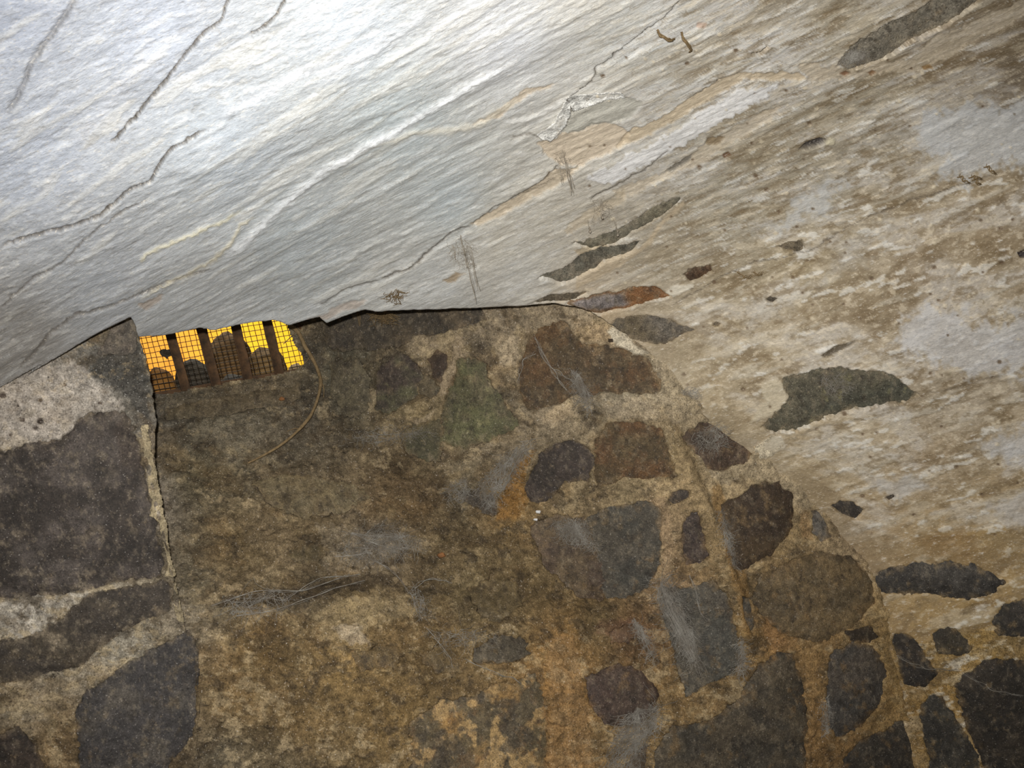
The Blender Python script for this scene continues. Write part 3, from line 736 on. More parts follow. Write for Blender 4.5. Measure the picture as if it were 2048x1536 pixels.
def build_vault():
    xs = axis_samples(-12, 2062, STEP, -900, 3100); ys = axis_samples(-12, 1550, STEP, -800, 2200)
    X, Y = np.meshgrid(xs, ys)
    P, u, t, s, th, r, rb = vault(X, Y)
    _, n = normals(vault_pt, X, Y, 3.0)
    _, n2 = normals(vault_pt, X, Y, 26.0)
    n = n2
    right = smooth(1050, 1500, X)
    # relief: broad waves, trowel streaks along the vault, crumbs
    h = 0.010 * fbm(u * 2.2, t * 1.8, 31, 2) + 0.0016 * fbm(u * 20, t * 9, 32, 3) * (1 - 0.2 * right) + 0.0009 * fbm(u * 70, t * 30, 33, 3)
    st = fbm(u * 30 + 0.8 * fbm(u * 6, t * 3, 35, 2), t * 6, 36, 3)
    h += 0.0010 * smooth(0.30, 0.42, st)
    tiles = fbm(u * 7 + 3, t * 2.2, 38, 4)
    h += 0.0012 * smooth(0.0, 0.08, tiles) * (1 - right)
    c = idw(X, Y, VC)
    c *= (1 + 0.05 * fbm(u * 10, t * 4, 41, 4))[..., None]
    bl = fbm(u * 12 + 2.0 * fbm(u * 3, t * 3, 44, 2), t * 7.0, 45, 6, 0.62)
    c = mix(c, (128, 110, 80), 0.42 * smooth(0.02, 0.30, bl) * right)
    c = mix(c, (212, 208, 202), 0.50 * smooth(-0.02, -0.28, bl) * right * (1 - smooth(1050, 1180, Y)))
    c = mix(c, (226, 222, 210), 0.35 * smooth(0.30, 0.42, st))
    bl2 = fbm(u * 46, t * 22, 46, 4, 0.65)
    c = mix(c, (112, 92, 62), 0.50 * smooth(0.10, 0.42, bl2) * right)
    c = mix(c, (206, 192, 166), 0.50 * smooth(0.08, 0.40, -bl2) * right * (1 - 0.7 * smooth(1080, 1200, Y)))
    c = mix(c, (228, 230, 230), 0.30 * smooth(0.18, 0.45, bl2) * (1 - right))
    fk = fbm(u * 58, t * 24, 47, 3, 0.6)
    kf = smooth(0.34, 0.44, fk)
    kf = kf * (0.5 + 0.5 * right)
    c = mix(c, (238, 236, 228), 0.6 * kf)
    h += 0.0011 * kf
    fk2 = fbm(u * 95 + 9, t * 60, 48, 3, 0.6)
    c = mix(c, (124, 106, 78), 0.4 * smooth(0.30, 0.42, fk2) * (0.25 + 0.75 * right))
    c = mix(c, (226, 212, 186), 0.5 * smooth(0.30, 0.42, -fk2) * (0.2 + 0.8 * right))
    h += 0.0009 * (smooth(0.30, 0.42, -fk2) - smooth(0.30, 0.42, fk2))
    for poly, pc, dep, stg, wob in VP:
        q = np.array(poly, float); x0, y0 = q.min(0) - 40; x1, y1 = q.max(0) + 40
        mm = (X > x0) & (X < x1) & (Y > y0) & (Y < y1)
        if not mm.any():
            continue
        qx, qy = ragged(X[mm], Y[mm], wob, 15)
        d = poly_sd(qx, qy, poly)
        soft = 1.6 if wob < 9 else 14.0
        k = smooth(soft, -soft, d)
        c[mm] = mix(c[mm], calm(np.array(pc, float), 0.2), k * stg)
        if dep:
            h[mm] += dep * 0.001 * k + (0.0007 * fbm(X[mm] / 5, Y[mm] / 5, 60, 3)) * k
    for pts, gro, stp, wid, shade in CR:
        q = np.array(pts, float); x0, y0 = q.min(0) - 70; x1, y1 = q.max(0) + 70
        mm = (X > x0) & (X < x1) & (Y > y0) & (Y < y1)
        qx, qy = ragged(X[mm], Y[mm], 3.0, 25)
        d, sd, tt = line_d(qx, qy, pts)
        fade = smooth(0, 0.06, tt) * smooth(1.0, 0.94, tt) if wid < 3.2 else smooth(0, 0.15, tt)
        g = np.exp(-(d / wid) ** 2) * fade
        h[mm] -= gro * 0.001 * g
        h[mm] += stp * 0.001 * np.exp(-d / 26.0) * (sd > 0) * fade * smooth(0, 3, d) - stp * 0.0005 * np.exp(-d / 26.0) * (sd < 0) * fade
        c[mm] = mix(c[mm], (70, 62, 52), np.clip(shade * 1.5, 0, 0.95) * g)  # shade inside the deep groove, painted into the plaster colour
    for pts, wid, hgt, rc, stg in RG:
        q = np.array(pts, float); x0, y0 = q.min(0) - 60; x1, y1 = q.max(0) + 60
        mm = (X > x0) & (X < x1) & (Y > y0) & (Y < y1)
        qx, qy = ragged(X[mm], Y[mm], 3.0, 29)
        d, sd, tt = line_d(qx, qy, pts)
        w_ = wid * (0.6 + 0.6 * np.abs(fbm(X[mm] / 30, Y[mm] / 30, 62, 2)) + 0.3 * np.sin(tt * math.pi))
        g = np.exp(-(d / w_) ** 2) * smooth(0, .12, tt) * smooth(1, .85, tt)
        h[mm] += hgt * 0.001 * g * (1 + 0.5 * fbm(X[mm] / 9, Y[mm] / 9, 63, 2))
        c[mm] = mix(c[mm], rc, stg * g)
    # small bits missing / dark pits
    for i in range(260):
        random.seed(900 + i)
        x = random.uniform(1150, 2040); y = random.uniform(60, 1150)
        rr = random.choice([1.5, 2, 2, 2.5, 3.5])
        mm = (np.abs(X - x) < 8) & (np.abs(Y - y) < 8)
        k = smooth(rr + 1.5, rr - 1, np.hypot((X[mm] - x) * .8, Y[mm] - y))
        dark = random.random() < 0.45
        c[mm] = mix(c[mm], (96, 76, 54) if dark else (214, 200, 172), 0.8 * k)
        h[mm] += (-0.0015 if dark else 0.0018) * k
    # bare mortar at the foot: rougher, ochre
    foot = smooth(1120, 1220, Y + 30 * fbm(X / 60, Y / 60, 70, 3))
    h += foot * (0.004 * fbm(X / 30, Y / 30, 71, 4))
    h, c = sink_for_stones(X, Y, 'vault', h, c)
    edge = smooth(1.0, 1.012, s)
    h *= 0.25 + 0.75 * edge
    P = P + n * h[..., None]
    # the lip of the plaster turns back behind its ragged edge
    back = np.clip(1.0 - s, 0, 0.03)
    P = P + (np.array([0.05, 0.35, 1.0]) * (back * 3.0)[..., None])
    keep = (s[:-1, :-1] > 0.990) & (s[1:, :-1] > 0.990) & (s[:-1, 1:] > 0.990) & (s[1:, 1:] > 0.990)
    wgt = 0.5 * np.exp(-np.abs(r - rb) / 90.0) * smooth(1050, 1250, X)
    c = c * (1 - wgt[..., None]) + wgt[..., None] * calm(idw(X, Y, WC, 3.0) * 0.9, 0.18)
    cl = lin(c)
    flow = np.stack([u, t], -1)
    cut = -0.235
    thc = th[:-1, :-1]
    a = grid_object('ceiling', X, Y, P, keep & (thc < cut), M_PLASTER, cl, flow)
    tag(a, 'peeling limewashed plaster vault sloping over the vent and the end wall', kind='structure')
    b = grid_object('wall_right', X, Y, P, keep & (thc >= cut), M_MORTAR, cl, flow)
    tag(b, 'rubble side wall with ochre mortar below the vault', kind='structure')
    return a, b


def masonry_colour(X, Y, h):
    c = idw(X, Y, WC, 3.0)
    f1 = fbm(X / 70, Y / 70, 81, 5); f2 = fbm(X / 26, Y / 20, 82, 4); f3 = fbm(X / 110, Y / 60, 83, 4)
    c *= (1 + 0.16 * f1)[..., None]
    c = mix(c, (84, 68, 46), 0.45 * smooth(0.08, 0.36, f2))
    c = mix(c, (186, 160, 112), 0.42 * smooth(0.16, 0.40, -f2) * smooth(-0.3, 0.2, f3))
    c = mix(c, (146, 110, 62), 0.25 * smooth(0.12, 0.4, f3))
    c *= (1 + 0.16 * fbm(X / 9, Y / 8, 84, 4, 0.65))[..., None]
    cru = fbm(X / 36, Y / 24, 85, 6, 0.62)
    c = mix(c, (196, 170, 124), 0.55 * smooth(0.20, 0.27, cru) * smooth(-0.1, 0.1, fbm(X / 150, Y / 100, 86, 2) + 0.4 * smooth(1150, 1300, Y)))
    h = h + 0.0015 * smooth(0.20, 0.27, cru)
    c = mix(c, (66, 56, 44), 0.4 * smooth(0.24, 0.34, -cru))
    for poly, pc, stg, wob, dep in WP:
        q = np.array(poly, float); x0, y0 = q.min(0) - 40; x1, y1 = q.max(0) + 40
        mm = (X > x0) & (X < x1) & (Y > y0) & (Y < y1)
        if not mm.any():
            continue
        qx, qy = ragged(X[mm], Y[mm], wob, 17)
        d = poly_sd(qx, qy, poly)
        k = smooth(4, -4, d)
        c[mm] = mix(c[mm], pc, k * stg)
        h[mm] += dep * 0.001 * k
    return c, h


HOLE = [(262, 560), (276, 680), (298, 745), (309, 790), (330, 788), (400, 775), (500, 758), (590, 740), (606, 728), (606, 716), (588, 690), (574, 655), (566, 560)]


def build_wall():
    xs = axis_samples(200, 2062, STEP, 160, 2500); ys = axis_samples(560, 1550, STEP, 500, 1950)
    X, Y = np.meshgrid(xs, ys)
    P, n = normals(wall_pt, X, Y, 5.0)
    h = 0.0055 * fbm(X / 42, Y / 36, 51, 4) + 0.0022 * fbm(X / 13, Y / 11, 52, 3) + 0.0008 * fbm(X / 5, Y / 5, 53, 2)
    h += 0.004 * smooth(0.1, 0.2, fbm(X / 55, Y / 35, 54, 4))
    c, h = masonry_colour(X, Y, h)
    # the corner ridge of mortar right of the opening
    r = np.array(REDGE, float)
    dx = X - np.interp(Y, r[:, 1], r[:, 0]) + 5 * fbm(X / 30, Y / 18, 56, 3)
    rid = np.exp(-(dx / 14.0) ** 2) * smooth(820, 880, Y) * smooth(1330, 1260, Y)
    h += 0.010 * rid
    d, sd, tt = line_d(X, Y, [(1478, 1010), (1450, 960), (1400, 860)])
    h, c = sink_for_stones(X, Y, 'wall', h, c)
    P = P + n * h[..., None]
    Vs = vault(X, Y)[3]
    keepv = (X > lx(Y) - 75) & (Vs < 1.04) & ~(poly_sd(X, Y, HOLE) < 0)
    keep = keepv[:-1, :-1] & keepv[1:, :-1] & keepv[:-1, 1:] & keepv[1:, 1:]
    V_ = vault(X, Y)
    wgt = 0.5 * np.exp(-np.abs(V_[6] - V_[5]) / 90.0) * smooth(1150, 1300, X)
    c = calm(c * 0.91, 0.18)
    c = c * (1 - wgt[..., None]) + wgt[..., None] * idw(X, Y, VC) * 0.95
    o = grid_object('wall_rear', X, Y, P, keep, M_MORTAR, lin(c))
    tag(o, 'rubble stone end wall with a deep sloping vent opening', kind='structure')
    return o


def build_left():
    xs = axis_samples(-12, 470, STEP, -420, 470); ys = axis_samples(600, 1550, STEP, 500, 1950)
    X, Y = np.meshgrid(xs, ys)
    L = lx(Y)
    Xc = np.minimum(X, L)
    P, n = normals(left_pt, X, Y, 5.0)
    P = left_pt(Xc, Y)
    h = 0.005 * fbm(X / 42, Y / 36, 51, 4) + 0.0018 * fbm(X / 13, Y / 11, 52, 3) + 0.0007 * fbm(X / 5, Y / 5, 53, 2)
    c, h = masonry_colour(X, Y, h)
    # pits in the mortar
    for (x, y, rr) in [(80, 842, 6), (45, 840, 4), (70, 856, 4), (80, 800, 4), (200, 806, 3), (35, 812, 2), (130, 770, 3), (5, 790, 6), (20, 870, 3)]:
        k = smooth(rr + 2, rr - 2, np.hypot((X - x), (Y - y) * 1.2) + 2 * fbm(X / 4, Y / 4, 9, 2))
        h -= 0.006 * k; c = mix(c, (60, 46, 38), 0.8 * k)
    h += 0.004 * np.exp(-((X - L + 22 * smooth(1130, 850, Y)) / 10.0) ** 2) * smooth(840, 900, Y)
    h, c = sink_for_stones(X, Y, 'left', h, c)
    P = P + n * h[..., None]
    nn = np.array([-0.41, -0.04, 1.0]) / 1.08
    over = np.maximum(X - L, 0)
    deep = 0.010 * smooth(1340, 1240, Y) + 0.0006
    P = P + nn * (over * deep)[..., None]
    Vs = vault(X, Y)[3]
    keepv = (X < L + 42) & (Vs < 1.05)
    keep = keepv[:-1, :-1] & keepv[1:, :-1] & keepv[:-1, 1:] & keepv[1:, 1:]
    o = grid_object('wall_left', X, Y, P, keep, M_MORTAR, lin(calm(c * 0.91, 0.18)))
    tag(o, 'rubble wall face left of the vent, pale mortar round dark stones', kind='structure')
    return o


CEIL, WR = build_vault()
WREAR = build_wall()
WLEFT = build_left()
FN = {'wall': wall_pt, 'left': left_pt, 'vault': vault_pt}


def build_stone(i, s):
    q = np.array(s['poly'], float)
    x0, y0 = np.maximum(q.min(0) - 16, -320); x1, y1 = np.minimum(q.max(0) + 16, (2320, 1660))
    st = 2.5
    X, Y = np.meshgrid(np.arange(x0, x1, st), np.arange(y0, y1, st))
    d = stone_sdf(X, Y, s)
    fn = FN[s['surf']]
    P, n = normals(fn, X, Y, 8.0)
    h = -0.0035 + 0.001 * s['dome'] * (1 - np.exp(-np.maximum(-d, 0) / 16.0)) + 0.0028 * fbm(X / 48, Y / 48, 200 + i, 4) + 0.0009 * fbm(X / 12, Y / 12, 230 + i, 3)
    h = np.minimum(h, 0.006) - 0.006 * smooth(0, 6, d)
    f = fbm(X / 60, Y / 50, 300 + i, 5)
    lo = 1 - s['mix'] * 2
    k = smooth(lo - 0.6, lo + 0.6, f * 2.2)
    if i and s['label'] and s['label'].startswith('rust orange'):
        k = smooth(1262, 1236, X + 14 * f + 0.5 * (590 - Y)) * smooth(-2, -9, d)
    c = mix(np.broadcast_to(np.array(s['c1'], float), X.shape + (3,)).copy(), s['c2'], k)
    c *= (1 + 0.12 * fbm(X / 22, Y / 22, 330 + i, 3))[..., None]
    lab = s['label'] or ''
    if 'rust' in lab and 'orange' not in lab:
        c = mix(c, (116, 84, 54), 0.35 * smooth(0.16, 0.35, fbm(X / 14, Y / 14, 340 + i, 4)))
    if 'lichen' in lab or 'green' in lab:
        c = mix(c, (150, 148, 106), 0.5 * smooth(0.22, 0.34, fbm(X / 16, Y / 16, 341, 4)) * smooth(0.0, 0.2, fbm(X / 60, Y / 60, 350, 2)))
    if 'ochre crust' in lab:
        c = mix(c, (186, 156, 104), 0.8 * smooth(0.02, 0.1, fbm(X / 22, Y / 26, 342, 4)))
        c = mix(c, (74, 68, 58), 0.6 * smooth(-0.1, -0.25, fbm(X / 34, Y / 30, 343, 4)))
    if 'bloom' in lab:
        bloom = smooth(0.0, 0.35, fbm(X / 50, Y / 60, 345, 4)) * smooth(180, 270, X) * smooth(1080, 940, Y)
        c = mix(c, (168, 158, 144), 0.55 * bloom)
        c = mix(c, (52, 42, 34), 0.5 * smooth(0.05, .3, fbm(X / 90, Y / 90, 346, 3)) * smooth(1080, 950, Y))
    # mortar smeared over the rim
    rim = smooth(-14, 0, d) * smooth(-0.05, 0.3, fbm(X / 18, Y / 18, 360, 3))
    bed = calm(idw(X, Y, VC if s['surf'] == 'vault' else WC, 3.0) * 0.9, 0.1)
    c = mix(c, bed, 0.6 * rim)
    c = mix(c, bed, 0.5 * smooth(0.22, 0.5, fbm(X / 26, Y / 26, 370 + i, 5, 0.65)))
    c = mix(c, (150, 140, 122), 0.35 * smooth(0.15, 0.4, fbm(X / 9, Y / 14, 390 + i, 4, 0.7)))
    c = mix(c, (44, 38, 32), 0.35 * smooth(0.15, 0.45, -fbm(X / 16, Y / 20, 395 + i, 4, 0.7)))
    P = P + n * h[..., None]
    kv = d < 6
    keep = kv[:-1, :-1] & kv[1:, :-1] & kv[:-1, 1:] & kv[1:, 1:]
    cy = q[:, 1].mean()
    if s['surf'] == 'left':
        par = WLEFT
    elif s['surf'] == 'wall':
        par = WREAR
    else:
        par = WR if math.atan2(cy - VY, q[:, 0].mean() - VX) >= -0.235 else CEIL
    o = grid_object(s['name'], X, Y, P, keep, M_STONE, lin(calm(c * np.array([0.92, 0.875, 0.80]), 0.12)), parent=par)
    if s['label']:
        o['label'] = s['label']


for i, s in enumerate(ST):
    build_stone(i, s)


# ------------------------------------------------------------------ loose flakes of limewash still hanging on
def flake(poly, surf, lift, curl, parent, label=None, cc=(150, 136, 108), mat=None, seed=1, amp=3.0):
    q = np.array(poly, float)
    x0, y0 = q.min(0) - 8; x1, y1 = q.max(0) + 8
    X, Y = np.meshgrid(np.arange(x0, x1, 1.5), np.arange(y0, y1, 1.5))
    qx, qy = ragged(X, Y, amp, 70 + seed)
    d = poly_sd(qx, qy, poly)
    P, n = normals(FN[surf], X, Y, 10.0)
    h = lift + curl * np.exp(-np.maximum(-d, 0) / 5.0) + 0.0015 * fbm(X / 14, Y / 14, 71 + seed, 3)
    c = np.broadcast_to(np.array(cc, float), X.shape + (3,)) * (1 + 0.12 * fbm(X / 12, Y / 12, 72, 3))[..., None]
    P = P + n * h[..., None]
    kv = d < 0
    keep = kv[:-1, :-1] & kv[1:, :-1] & kv[:-1, 1:] & kv[1:, 1:]
    o = grid_object('plaster_flake', X, Y, P, keep, mat or M_MORTAR, lin(c), parent=parent)
    sm = o.modifiers.new('thickness', 'SOLIDIFY'); sm.thickness = 0.0016; sm.offset = -1
    if label: o['label'] = label
    return o


flake([(282, 850), (298, 852), (306, 890), (312, 950), (326, 1000), (330, 1030), (322, 1045), (300, 1032), (306, 1000), (292, 960), (288, 900)], 'left', 0.004, 0.003, WLEFT, 'pale curled strip of limewash along the jamb edge')
flake([(318, 1040), (330, 1030), (336, 1070), (344, 1120), (352, 1150), (328, 1154), (335, 1118), (322, 1070)], 'left', 0.004, 0.003, WLEFT, seed=4)
flake([(344, 1168), (352, 1160), (358, 1200), (372, 1245), (352, 1240), (346, 1210)], 'left', 0.003, 0.002, WLEFT, seed=6)
flake([(1070, 262), (1104, 238), (1128, 192), (1138, 200), (1138, 222), (1128, 246), (1100, 276), (1080, 272)], 'vault', 0.007, 0.003, CEIL, 'lifted grey flake of limewash above a tan patch', (226, 224, 216), seed=8, amp=1.5)
flake([(1141, 214), (1133, 186), (1180, 178), (1240, 178), (1246, 188), (1210, 194), (1175, 206)], 'vault', 0.006, 0.004, CEIL, None, (228, 226, 218), seed=9, amp=1.5)
flake([(1506, 893), (1540, 868), (1558, 868), (1570, 888), (1548, 905), (1530, 914), (1512, 916)], 'vault', 0.005, 0.003, CEIL, 'cream plaster tongue hanging over the corner', (206, 192, 164), seed=11)


# ------------------------------------------------------------------ tubes
def tubes(paths, sides=5):
    """paths: list of (points (n,3) in camera space, radii) -> verts, quads (camera space)"""
    V, Fc = [], []
    base = 0
    for pts, rad in paths:
        pts = np.asarray(pts, float); n = len(pts)
        rad = np.broadcast_to(np.asarray(rad, float), (n,))
        tan = np.gradient(pts, axis=0)
        tan /= np.linalg.norm(tan, axis=1, keepdims=True) + 1e-12
        ref = np.array([0.0, 0.0, 1.0]) if abs(tan[:, 2]).mean() < 0.9 else np.array([1.0, 0.0, 0.0])
        a = np.cross(tan, ref); a /= np.linalg.norm(a, axis=1, keepdims=True) + 1e-12
        b = np.cross(tan, a)
        ang = np.arange(sides) * 2 * math.pi / sides
        ring = pts[:, None] + rad[:, None, None] * (a[:, None] * np.cos(ang)[None, :, None] + b[:, None] * np.sin(ang)[None, :, None])
        V.append(ring.reshape(-1, 3))
        i = np.arange(n - 1)[:, None] * sides; j = np.arange(sides)[None]; k = (j + 1) % sides
        Fc.append((base + np.stack([i + j, i + k, i + sides + k, i + sides + j], -1)).reshape(-1, 4))
        base += n * sides
    return np.concatenate(V), np.concatenate(Fc)


def tube_object(name, paths, mat, parent=None, sides=5):
    v, f = tubes(paths, sides)
    return link(name, W(v), f, mat, parent)


# ------------------------------------------------------------------ the rusty grate in the vent
def gp(px, py, off=0.0):
    px = np.asarray(px, float); py = np.asarray(py, float)
    z = zwall0(px, py) * (1 + GMAX) + off
    return ray(px, py) * z[..., None]


def bar_mesh(x0, y0, x1, y1, wid, off, thick=0.012, n=26, seed=0, wob=0.6):
    t = np.linspace(0, 1, n)
    x = x0 + (x1 - x0) * t; y = y0 + (y1 - y0) * t
    dx, dy = x1 - x0, y1 - y0; L = math.hypot(dx, dy); nx, ny = -dy / L, dx / L
    w1 = wid / 2 + wob * vnoise(t * 14, t * 0 + seed, None, 3); w2 = wid / 2 + wob * vnoise(t * 14, t * 0 + seed + 5, None, 4)
    e = 2.0
    ring = []
    for (a, zo) in ((-1, 0.0), (-1, 1.0), (1, 1.0), (1, 0.0)):
        ww = np.where(a < 0, w1, w2)
        for (ins, dz) in (((0, e), (1, 0)) if zo == 0 else ((1, 0), (0, e))) if a < 0 else (((1, 0), (0, e)) if zo == 1 else ((0, e), (1, 0))):
            # small chamfer at every corner
            k = ww - (e * 0.8 if ins == 0 else 0)
            zz = off + (0.0025 if ins == 1 else 0.0) * (1 if zo == 0 else -1) + thick * zo
            ring.append(gp(x + nx * a * k, y + ny * a * k, zz))
    R = np.stack(ring, 1)
    s_ = R.shape[1]
    v = R.reshape(-1, 3)
    i = np.arange(n - 1)[:, None] * s_; j = np.arange(s_)[None]; k = (j + 1) % s_
    f = np.stack([i + j, i + k, i + s_ + k, i + s_ + j], -1).reshape(-1, 4)
    return v, f


def build_grate():
    c = W(gp(450, 765))
    root = empty('vent_grate', c)
    tag(root, 'rusty iron bar grate with square wire mesh in the vent opening', 'grate')
    v, f = bar_mesh(296, 796, 622, 742, 18, 0.010, 0.016, 50)
    link('bottom_rail', W(v), f, M_IRON, root)
    v, f = bar_mesh(242, 562, 590, 508, 18, 0.010, 0.016, 50)
    link('top_rail', W(v), f, M_IRON, root)
    v, f = bar_mesh(236, 570, 296, 796, 10, 0.012, 0.016, 50, 9)
    link('side_rail', W(v), f, M_IRON, root)
    for k, (xt, yt, xb, yb, w_) in enumerate([(341, 670, 374, 784, 20), (403, 658, 434, 774, 21), (471, 650, 498, 763, 20), (533, 640, 561, 752, 20), (597, 632, 622, 746, 20)]):
        sl = (xb - xt) / (yb - yt)
        v, f = bar_mesh(xt - sl * 115, yt - 115, xb, yb, w_, 0.0, 0.012, 40, k * 3 + 1)
        link('bar', W(v), f, M_IRON, root)
    paths = []
    for i in range(-1, 36):
        x = 300 + i * 10.6
        t = np.linspace(0, 1, 24)
        yb = 792 - (x - 300) * 0.165; yt = yb - 235
        px = x + (t) * -60 + 1.0 * vnoise(t * 9, t * 0 + i, None, 12); py = yb + (yt - yb) * t
        paths.append((gp(px, py, 0.034 + 0.0012 * np.sin(t * 60 + i * 3.1)), 0.00085))
    for j in range(0, 23):
        t = np.linspace(0, 1, 40)
        x0 = 306 - j * 2.6; y0 = 792 - j * 10.4
        px = x0 - 14 + t * 340; py = y0 + 2 - t * 340 * 0.165 + 0.8 * vnoise(t * 12, t * 0 + j, None, 13)
        paths.append((gp(px, py, 0.034 + 0.0012 * np.sin(t * 100 + j * 3.1 + 1.5)), 0.00085))
    v, f = tubes(paths, 4)
    link('wire_mesh', W(v), f, M_WIRE, root)


build_grate()


# ------------------------------------------------------------------ outside the vent
def build_outside():
    global M_YELLOW
    mt, nt, nd, lk, bs = nodes_of('orange_render')
    vec = N(nt, 'ShaderNodeTexCoord').outputs['Object']
    a = noise_out(nt, vec, 5, 4, 0.6)
    sep = N(nt, 'ShaderNodeSeparateXYZ'); lk.new(vec, sep.inputs[0])
    g = ramp(nt, sep.outputs[0], -0.12, 0.20)
    col = mixc(nt, g, tuple(lin((255, 176, 62))), tuple(lin((246, 196, 30))))
    col = mixc(nt, ramp(nt, a, 0.4, 0.6, 0, 0.25), col, tuple(lin((240, 150, 46))))
    lk.new(col, bs.inputs['Base Color']); bs.inputs['Roughness'].default_value = 0.9
    # board standing outside
    X, Y = np.meshgrid(np.linspace(-60, 900, 30), np.linspace(380, 960, 24))
    z = 4.3 + 0 * X
    P = ray(X, Y) * z[..., None]
    keep = np.ones((23, 29), bool)
    o = grid_object('wall_outside', X, Y, P, keep, mt, np.ones(X.shape + (3,)))
    sm = o.modifiers.new('thickness', 'SOLIDIFY'); sm.thickness = 0.08; sm.offset = 1
    tag(o, 'bright orange yellow painted wall beyond the grate', kind='structure')
    # ground just outside the bars
    b0 = W(gp(300, 806, 0.06)); b1 = W(gp(640, 750, 0.06)); gz = min(b0[2], b1[2]) - 0.01
    c0 = W(ray(np.array(200.0), np.array(800.0)) * 4.4)
    along = b1 - b0; along[2] = 0; along /= np.linalg.norm(along)
    outw = np.array([-along[1], along[0], 0.0])
    AA, BB = np.meshgrid(np.linspace(-0.10, 0.52, 30), np.linspace(0.0, 1.3, 30))
    v = b0 + AA[..., None] * along + BB[..., None] * outw
    v[..., 2] = gz + 0.012 * fbm(AA * 9, BB * 9, 401, 3)
    v = v.reshape(-1, 3)
    idx = np.arange(900).reshape(30, 30)
    q = np.stack([idx[:-1, :-1], idx[:-1, 1:], idx[1:, 1:], idx[1:, :-1]], -1).reshape(-1, 4)
    g_ = link('ground_outside', v, q, plain_material('soil', (70, 58, 40), (98, 82, 58), 30, 0.95))
    sm = g_.modifiers.new('thickness', 'SOLIDIFY'); sm.thickness = 0.03; sm.offset = -1
    tag(g_, 'brown soil outside the vent', kind='structure')
    rocks = [
        (316, 786, 38, 48, 0.14, (150, 104, 44), (118, 84, 44), 'ochre brown rounded stone behind the leftmost wire squares'),
        (390, 775, 38, 56, 0.30, (74, 66, 52), (58, 54, 46), 'dark grey stone seen between the first two bars'),
        (457, 726, 46, 58, 0.44, (126, 96, 58), (96, 76, 50), 'tall brown stone showing between the second and third bars'),
        (466, 778, 34, 30, 0.12, (72, 70, 64), (56, 56, 54), 'low slate grey stone at the foot of the mesh'),
        (536, 742, 40, 48, 0.24, (140, 112, 70), (112, 88, 54), 'tan stone behind the fourth bar'),
        (592, 752, 20, 24, 0.10, (176, 152, 116), (150, 128, 96), 'small pale stone by the right end of the grate'),
    ]
    for k, (px, py, rx, ry, off, c1, c2, lab) in enumerate(rocks):
        nu, nv = 40, 26
        U, Vv = np.meshgrid(np.linspace(0, 2 * math.pi, nu + 1)[:-1], np.linspace(0.02, math.pi - 0.02, nv))
        d = np.stack([np.sin(Vv) * np.cos(U), np.cos(Vv), np.sin(Vv) * np.sin(U)], -1)
        # angular facets plus roughness
        r = 1.0 + 0.20 * fbm(d[..., 0] * 1.7 + k * 5, d[..., 1] * 1.7 + d[..., 2] * 1.3, 410 + k, 3) + 0.04 * fbm(d[..., 0] * 6 + k, d[..., 1] * 6 + d[..., 2] * 5, 430 + k, 3)
        c = gp(px, py, off); zc = c[2]; m_ = zc / F
        P = c + d * r[..., None] * np.array([rx * m_, ry * m_, min(rx, ry) * m_ * 0.9])
        cap = np.arange(nu * nv).reshape(nv, nu)
        q = np.stack([cap[:-1], np.roll(cap, -1, 1)[:-1], np.roll(cap, -1, 1)[1:], cap[1:]], -1).reshape(-1, 4)
        w_ = W(P.reshape(-1, 3))
        w_[:, 2] = np.maximum(w_[:, 2], gz + 0.001)
        o = link('loose_stone', w_, q, plain_material('outside_stone', c1, c2, 40, 0.85))
        tag(o, lab, 'stone', 'stones lying outside the grate')
    # a withered leaf caught on the mesh
    pts = [(317, 703), (322, 698), (329, 697), (334, 700), (341, 699), (345, 706), (343, 713), (336, 716), (334, 721), (329, 716), (322, 713), (319, 708)]
    q = np.array(pts, float)
    X, Y = np.meshgrid(np.arange(312, 350, 1.0), np.arange(692, 726, 1.0))
    qx, qy = ragged(X, Y, 1.5, 78)
    d = poly_sd(qx, qy, pts); kv = d < 0
    keep = kv[:-1, :-1] & kv[1:, :-1] & kv[:-1, 1:] & kv[1:, 1:]
    P = gp(X, Y, 0.028 + 0.006 * fbm(X / 9, Y / 9, 79, 2))
    o = grid_object('dead_leaf', X, Y, P, keep, plain_material('dead_leaf', (62, 56, 42), (44, 40, 32), 90), np.ones(X.shape + (3,)))
    sm = o.modifiers.new('thickness', 'SOLIDIFY'); sm.thickness = 0.0008
    tag(o, 'small dark withered leaf caught in the wire mesh', 'leaf')


build_outside()


# ------------------------------------------------------------------ root, cobwebs, crumbs
def on(surf, px, py, lift):
    px = np.asarray(px, float); py = np.asarray(py, float)
    P, n = normals(FN[surf], px, py, 12.0)
    return P + n * np.asarray(lift)[..., None] if np.ndim(lift) else P + n * lift


def spline(pts, n=60):
    p = np.array(pts, float)
    t = np.concatenate([[0], np.cumsum(np.hypot(*np.diff(p, axis=0).T))]); t /= t[-1]
    u = np.linspace(0, 1, n)
    m_ = np.gradient(p, t, axis=0)
    k = np.clip(np.searchsorted(t, u) - 1, 0, len(t) - 2)
    h = (t[k + 1] - t[k])[:, None]; s_ = ((u - t[k]) / (t[k + 1] - t[k]))[:, None]
    return (2 * s_**3 - 3 * s_**2 + 1) * p[k] + (s_**3 - 2 * s_**2 + s_) * h * m_[k] + (-2 * s_**3 + 3 * s_**2) * p[k + 1] + (s_**3 - s_**2) * h * m_[k + 1]


